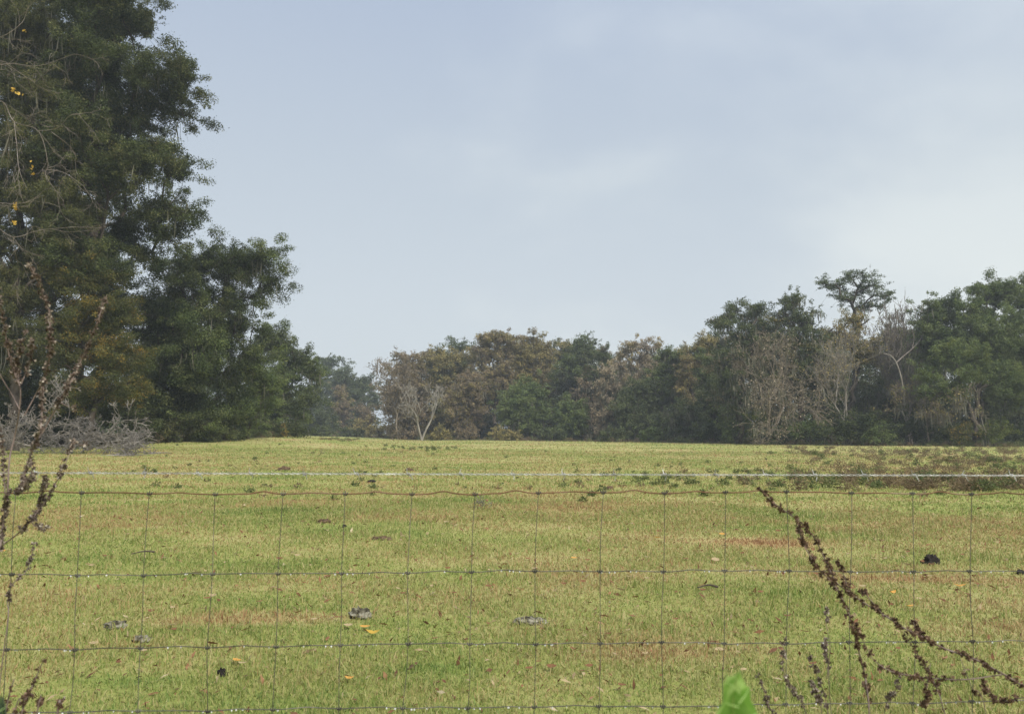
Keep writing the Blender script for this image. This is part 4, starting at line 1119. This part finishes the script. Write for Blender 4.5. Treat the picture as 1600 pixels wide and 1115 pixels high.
for ri in range(len(rows)):
    s = np.arange(S0, S1, .008)
    z = row_z(ri, s)
    off = .0006 * np.sin(s * 31 + ri)
    rad = .0017 if ri == 0 else .00125
    mk('horizontal_wire', [sweep(FP(s, z, off), rad, 6)], M['rustwire'] if ri == 0 else M['wire'], fence, f0, True)
    if ri < 4 and ri > 0:
        ss = np.sort(frng.uniform(-1.6, 1.6, 70))
        for sv in ss:
            drops.append((sv, float(np.interp(sv, s, z)) - rad - .001))
for i, k in enumerate(ks):
    zs = np.array(rows); sv = stays[i] + stay_shift(stays[i], zs) + jit[i]
    zr = np.array([np.interp(sv[j], s, row_z(j, s)) for j in range(len(rows))])
    pts = [FP(sv[0], zr[0] + .002, -.0025)]
    for j in range(len(rows)):
        pts.append(FP(sv[j], zr[j], -.0025))
        if j + 1 < len(rows):
            pts.append(FP((sv[j] + sv[j + 1]) / 2 + frng.normal(0, .0012), (zr[j] + zr[j + 1]) / 2, -.0018))
    sp = spline(np.array(pts), 3)
    ch = [sweep(sp, .00085, 5)]
    for j in range(len(rows)):                 # the hinge knot wrapped round each crossing
        t = np.linspace(0, 1, 22); hs = sv[j] - .006 + .012 * t
        r = .0031
        kn = FP(hs, zr[j] + r * np.sin(t * 5 * np.pi), 0) + np.stack([np.zeros(22), r * np.cos(t * 5 * np.pi), np.zeros(22)], 1)
        ch.append(sweep(kn, .0014, 5))
    mk('vertical_wire', ch, M['wire'], fence, f0, True)
# dew hanging from the lower wires
def ico_ball(c, r):
    u = np.arange(8) / 8 * 2 * np.pi; v = np.linspace(-np.pi / 2, np.pi / 2, 6)
    U, W = np.meshgrid(u, v, indexing='ij')
    p = np.stack([np.cos(W) * np.cos(U) * .85, np.cos(W) * np.sin(U) * .85, np.sin(W)], -1) * r + c
    i = np.arange(8); j = (i + 1) % 8
    return p.reshape(-1, 3), np.concatenate([np.stack([i * 6 + m, j * 6 + m, j * 6 + m + 1, i * 6 + m + 1], 1) for m in range(5)])
mw, N, K = mat_new('water drop')
pb = N.new('ShaderNodeBsdfPrincipled'); pb.inputs['Base Color'].default_value = (1, 1, 1, 1); pb.inputs['Roughness'].default_value = 0.02  # white base paints the bright sky glint into the clear drops
pb.inputs['IOR'].default_value = 1.33; pb.inputs['Transmission Weight'].default_value = 0.45
o_ = N.new('ShaderNodeOutputMaterial'); K(pb.outputs[0], o_.inputs[0])
dw = mk('water_drops', [ico_ball(FP(sv, zv), frng.uniform(.0013, .0024)) for sv, zv in drops], mw, fence, f0, True)
dw['kind'] = 'stuff'
for sp_ in (-2.75, 2.75):                      # steel posts that carry it, beyond both edges of the picture
    b = FP(sp_, 0.0, .02)
    ch = [frusta([b - [0, 0, .2]], [b + [0, 0, 1.42]], [.02], [.02], 4)]
    for k in range(12):
        zz = .15 + k * .1
        ch.append(frusta([b + [0, -.018, zz]], [b + [0, -.032, zz + .006]], [.007], [.004], 5))
    mk('post', ch, M['post'], fence, f0)

# barbed wire strung just above
zb = P(800, 739.5, FY)[2]
barb_root = thing('barbed_wire', 'bright galvanised twisted barbed wire strung above the woven fence', 'barbed wire', FP(0.0, zb))
b0 = FP(0.0, zb)
s = np.arange(S0, S1, .0016)
sag = zb - .002 * np.sin((s - S0) / (S1 - S0) * np.pi) - .0012 * (s / 1.25)
for ph in (0, math.pi):
    tw = s / .030 * 2 * np.pi + ph
    pts = FP(s, sag + .0016 * np.sin(tw)) + np.stack([0 * s, .0016 * np.cos(tw), 0 * s], 1)
    mk('strand', [sweep(pts, .00085, 5)], M['galv'], barb_root, b0, True)
for k in range(-22, 23):
    sc = -.245 + .1235 * k
    if abs(sc) > 2.9: continue
    zc = float(np.interp(sc, s, sag)); ch = []
    t = np.linspace(0, 1, 20); r = .0034
    kn = FP(sc - .004 + .008 * t, zc + r * np.sin(t * 4 * np.pi)) + np.stack([np.zeros(20), r * np.cos(t * 4 * np.pi), np.zeros(20)], 1)
    ch.append(sweep(kn, .001, 5))
    for q in range(4):
        a = q * math.pi / 2 + frng.uniform(-.4, .4)
        d = np.array([frng.uniform(-.4, .4), math.cos(a), math.sin(a)])
        c = FP(sc + (-.004 if q < 2 else .004), zc)
        ch.append(frusta([c], [c + nrm(d) * .015], [.0012], [.0005], 5))
    mk('barb', ch, M['galv'], barb_root, b0)

# ------------------------------------------------------------------ dry weeds at the fence
def seed_tuft(rng, c, r, n=12):
    d = nrm(rng.normal(size=(n, 3)) + np.array([0, 0, .15]))
    a = nrm(np.cross(d, rng.normal(size=(n, 3)))); b = np.cross(d, a)
    ln = r * rng.uniform(.6, 1.25, n)[:, None]; wd = r * .34
    V = np.stack([c + d * 0, c + d * ln * .6 + a * wd, c + d * ln, c + d * ln * .6 - a * wd + b * wd * .5], 1).reshape(-1, 3)
    return V, np.arange(4 * n).reshape(-1, 4)

def dry_plant(label, stems, Y, root_xy, mat, rs, seedr, stemr, name='dry_weed', sway=.05):
    """stems: (pixel path from the root end to the tip, seeded from t0, to t1, whorl spacing in metres, joins root)"""
    rng = np.random.default_rng(rs)
    base = np.array([root_xy[0], root_xy[1], float(ground(*root_xy))])
    root = thing(name, label, 'dry weed', base)
    for path, t0, t1, gap, rooted, sr in stems:
        dY = rng.normal(0, sway); n = len(path)
        pts = [P(x, y, Y + dY * (k / max(1, n - 1)) + .02 * math.sin(k * 1.7 + rs)) for k, (x, y) in enumerate(path)]
        if rooted:
            p0 = pts[0]
            off = rng.normal(0, .03, 2)
            pts = [base + np.array([off[0], off[1], -.01]), base * .5 + p0 * .5 + np.array([rng.normal(0, .03), rng.normal(0, .03), .03])] + pts
        sp = spline(pts, 8)
        rad = np.linspace(1.0, .45, len(sp)) * stemr * sr
        st = mk('stem', [sweep(sp, rad, 6)], M['weedstem'], root, base, True)
        m0 = 16 if rooted else 0
        seg = np.linalg.norm(np.diff(sp, axis=0), axis=1); L = np.concatenate([[0], np.cumsum(seg)]); l0 = L[m0]
        ch = []
        x = l0 + (L[-1] - l0) * t0
        while x <= l0 + (L[-1] - l0) * t1:
            c = np.array([np.interp(x, L, sp[:, q]) for q in range(3)])
            k = rng.integers(1, 4)
            for _ in range(k):
                o = nrm(rng.normal(size=3)) * seedr * .6
                ch.append(seed_tuft(rng, c + o, seedr * rng.uniform(.55, 1.05), 12))
            x += gap * rng.uniform(.6, 1.4)
        if ch:
            mk('seed_spike', ch, M[mat], st, base)
    return root

R_ = True
dry_plant('tall dry weed with dark bristly seed clusters arching in from the right', [
    ([(1760, 1200), (1690, 1130), (1640, 1092), (1600, 1072), (1567, 1052), (1522, 1029), (1477, 1013), (1440, 994), (1410, 979), (1381, 960), (1351, 942), (1325, 923), (1306, 908), (1288, 871), (1273, 841), (1250, 815), (1228, 799), (1211, 787), (1197, 774), (1187, 761)], .22, 1, .0115, True, 1.35),
    ([(1360, 1130), (1358, 1102), (1351, 1054), (1340, 1009), (1329, 968), (1314, 931), (1299, 908), (1280, 890), (1265, 867), (1252, 841), (1247, 819)], .12, 1, .0115, True, 1.2),
    ([(1325, 920), (1317, 894), (1308, 875)], .1, 1, .009, False, .7), ([(1381, 962), (1358, 934), (1347, 921)], .2, 1, .014, False, .7),
    ([(1478, 1120), (1470, 1091), (1455, 1057), (1437, 1027), (1410, 985)], .3, 1, .014, True, .9),
    ([(1567, 1053), (1507, 1061), (1459, 1059), (1425, 1055), (1392, 1048), (1366, 1031), (1353, 1009), (1336, 975)], .25, 1, .013, False, .9),
    ([(1448, 998), (1437, 988), (1424, 968)], 0, 1, .010, False, .7), ([(1670, 1080), (1600, 1089), (1563, 1095), (1541, 1080), (1537, 1057)], 0, 1, .011, False, .8),
    ([(1444, 1105), (1448, 1076), (1450, 1057)], 0, 1, .010, False, .7), ([(1541, 1120), (1518, 1072), (1500, 1027)], .3, 1, .03, True, .7)],
    1.62, (.95, 1.62), 'seed_dark', 4, .0078, .0015)
dry_plant('low thin dry weed with small brown seed spikes right of the green leaf', [
    ([(1262, 1125), (1243, 1083), (1224, 1046), (1226, 994)], .1, 1, .014, True, 1.0), ([(1295, 1125), (1277, 1057), (1265, 1018)], .15, 1, .016, True, 1.0),
    ([(1213, 1125), (1198, 1087), (1183, 1050)], .1, 1, .016, True, .9), ([(1300, 1125), (1294, 1040), (1288, 1015), (1291, 1000)], .5, 1, .011, True, .8),
    ([(1292, 1060), (1297, 1010), (1291, 975), (1292, 950)], .75, 1, .010, False, .6), ([(1380, 1125), (1398, 1080), (1405, 1060)], .2, 1, .013, True, .8), ([(1285, 1125), (1277, 1090), (1268, 1066)], .2, 1, .014, True, .8)],
    1.70, (.72, 1.7), 'seed_mix', 8, .0068, .0013)
dry_plant('tall dry weed with pale and brown seed clusters at the left edge', [
    ([(-12, 900), (3, 829), (9, 788), (12, 764), (15, 716), (23, 681), (30, 640), (31, 603), (16, 563), (5, 501), (0, 474)], .08, .30, .009, True, 1.5),
    ([(31, 603), (16, 563), (5, 501), (-2, 470), (-8, 440)], .15, 1, .009, False, 1.0),
    ([(35, 761), (40, 735), (51, 702), (63, 670), (66, 635), (69, 595), (78, 555), (78, 515), (77, 488), (67, 461), (54, 428), (44, 412)], 0, 1, .0075, False, 1.2),
    ([(38, 649), (57, 614), (67, 595)], 1.1, 1.1, .02, False, .9),
    ([(-20, 880), (0, 855), (27, 834), (47, 815), (58, 800), (73, 780), (89, 751), (102, 724), (116, 689)], .38, 1, .010, True, 1.1),
    ([(51, 702), (75, 660), (93, 628), (102, 611), (116, 587), (129, 558), (143, 525), (153, 501), (161, 477), (167, 461)], .25, 1, .0085, False, 1.1),
    ([(12, 764), (27, 767), (43, 759), (50, 740), (47, 718)], .1, 1, .009, False, .9), ([(58, 800), (66, 775), (70, 743)], .1, 1, .009, False, .9),
    ([(30, 600), (27, 574), (31, 547), (40, 515)], .1, 1, .010, False, .8), ([(33, 600), (48, 563), (51, 531)], .2, 1, .009, False, .8), ([(31, 640), (19, 617), (0, 585), (-8, 560)], 1.1, 1.1, .02, False, .8),
    ([(8, 770), (5, 720), (-2, 680), (-6, 640)], .1, 1, .010, False, .9), ([(47, 815), (60, 822), (72, 825)], .3, 1, .012, False, .6), ([(116, 689), (125, 694), (134, 692)], .6, 1, .01, False, .6),
    ([(95, 629), (105, 634), (116, 638)], 1.1, 1.1, .01, False, .6)],
    1.55, (-1.2, 1.5), 'seed_mix', 6, .0072, .0015)
dry_plant('broken dry weed tip hanging beside the second wire at left', [
    ([(8, 1000), (12, 940), (20, 912), (40, 893), (48, 874), (54, 847)], .35, 1, .012, True, .9)], 1.6, (-1.12, 1.6), 'seed_mix', 13, .0062, .0013)
dry_plant('short dark dry stems poking up at the bottom left corner', [
    ([(30, 1125), (42, 1091), (53, 1065), (69, 1028)], .1, 1, .016, True, 1.0), ([(5, 1125), (14, 1085), (22, 1060)], 0, 1, .02, True, 1.2), ([(88, 1125), (93, 1105), (101, 1088)], .3, 1, .009, True, 1.8),
    ([(55, 1125), (62, 1100), (64, 1085)], .1, 1, .014, True, 1.0), ([(18, 1125), (34, 1098), (50, 1082)], .2, 1, .02, True, .9)], 1.5, (-.95, 1.5), 'seed_dark', 17, .0062, .0017)

# ------------------------------------------------------------------ fresh leaves close to the camera
def near_leaf(label, outline, Y, mat, root_xy, curlY=.015):
    """a broad leaf with a toothed edge, its midrib raised, on a stalk from the ground"""
    cx = np.mean([p[0] for p in outline]); cy = np.mean([p[1] for p in outline])
    base = np.array([root_xy[0], root_xy[1], float(ground(*root_xy))])
    r = thing('leafy_weed', label, 'weed', base)
    pts = np.array([P(x, y, Y + curlY * math.sin((x - cx) * .06) + .010 * (y - cy) * .05) for x, y in outline])
    c = P(cx, cy, Y + curlY * .6)
    n = len(pts)
    ring1 = pts; ring2 = c + (pts - c) * .6 + np.array([0, curlY * .4, 0]); cc = c + np.array([0, curlY * .8, 0])
    V = np.concatenate([ring1, ring2, [cc]])
    i = np.arange(n); j = (i + 1) % n
    F4 = np.stack([i, j, j + n, i + n], 1); F3 = np.stack([i + n, j + n, np.full(n, 2 * n)], 1)
    lf = mk('leaf', [(V, F4), (V, F3)], M[mat], r, base, True)
    tip = pts[np.argmax(pts[:, 2])]; foot = pts[np.argmin(pts[:, 2])]
    ribs = [sweep(spline([foot - [0, .001, 0], cc - [0, .002, 0], tip], 5), np.linspace(.0009, .0003, 11), 5)]
    for k in range(2, n - 2, 2):
        a = foot + (tip - foot) * (.15 + .7 * np.clip((pts[k][2] - foot[2]) / (tip[2] - foot[2]), 0, 1))
        ribs.append(sweep([a - [0, .001, 0], (a + pts[k]) / 2 - [0, .0012, 0], pts[k]], [.0005, .0004, .0002], 4))
    mk('rib', ribs, M['rib'], lf, base)
    low = pts[np.argmin(pts[:, 2])]
    sp = spline([base - [0, 0, .02], base * .4 + low * .6 + [.01, .02, 0], low, cc], 6)
    mk('stalk', [sweep(sp + [0, .003, 0], np.linspace(.0026, .0009, len(sp)), 6)], M[mat], r, base, True)
near_leaf('fresh bright green leaf close up at the bottom right of centre',
          [(1110, 1140), (1122, 1106), (1129, 1096), (1130, 1066), (1134, 1062), (1135, 1056), (1148, 1054), (1155, 1046), (1158, 1056), (1166, 1070), (1172, 1074), (1173, 1092), (1184, 1113), (1196, 1140), (1190, 1180), (1150, 1220), (1118, 1180)], .62, 'freshleaf', (.17, .66))
near_leaf('grey green leaf tip at the bottom left corner', [(-30, 1130), (-12, 1096), (-2, 1086), (6, 1090), (9, 1104), (8, 1125), (0, 1160), (-20, 1170)], .8, 'blueleaf', (-.5, .82))

# ------------------------------------------------------------------ the damp air
mh, N, K = mat_new('haze')
pv = N.new('ShaderNodeVolumePrincipled')
pv.inputs['Color'].default_value = (0.80, 0.88, 0.95, 1)
pv.inputs['Density'].default_value = 0.00068
pv.inputs['Anisotropy'].default_value = 0.1
o_ = N.new('ShaderNodeOutputMaterial'); K(pv.outputs[0], o_.inputs['Volume'])
x0, x1, y0, y1, z0, z1 = -1550, 1550, -450, 1750, -1.5, 44
V = np.array([[x, y, z] for x in (x0, x1) for y in (y0, y1) for z in (z0, z1)], float)
F = np.array([[0, 1, 3, 2], [4, 6, 7, 5], [0, 4, 5, 1], [2, 3, 7, 6], [0, 2, 6, 4], [1, 5, 7, 3]])
hz = mk('haze', [(V, F)], mh)
hz['kind'] = 'stuff'
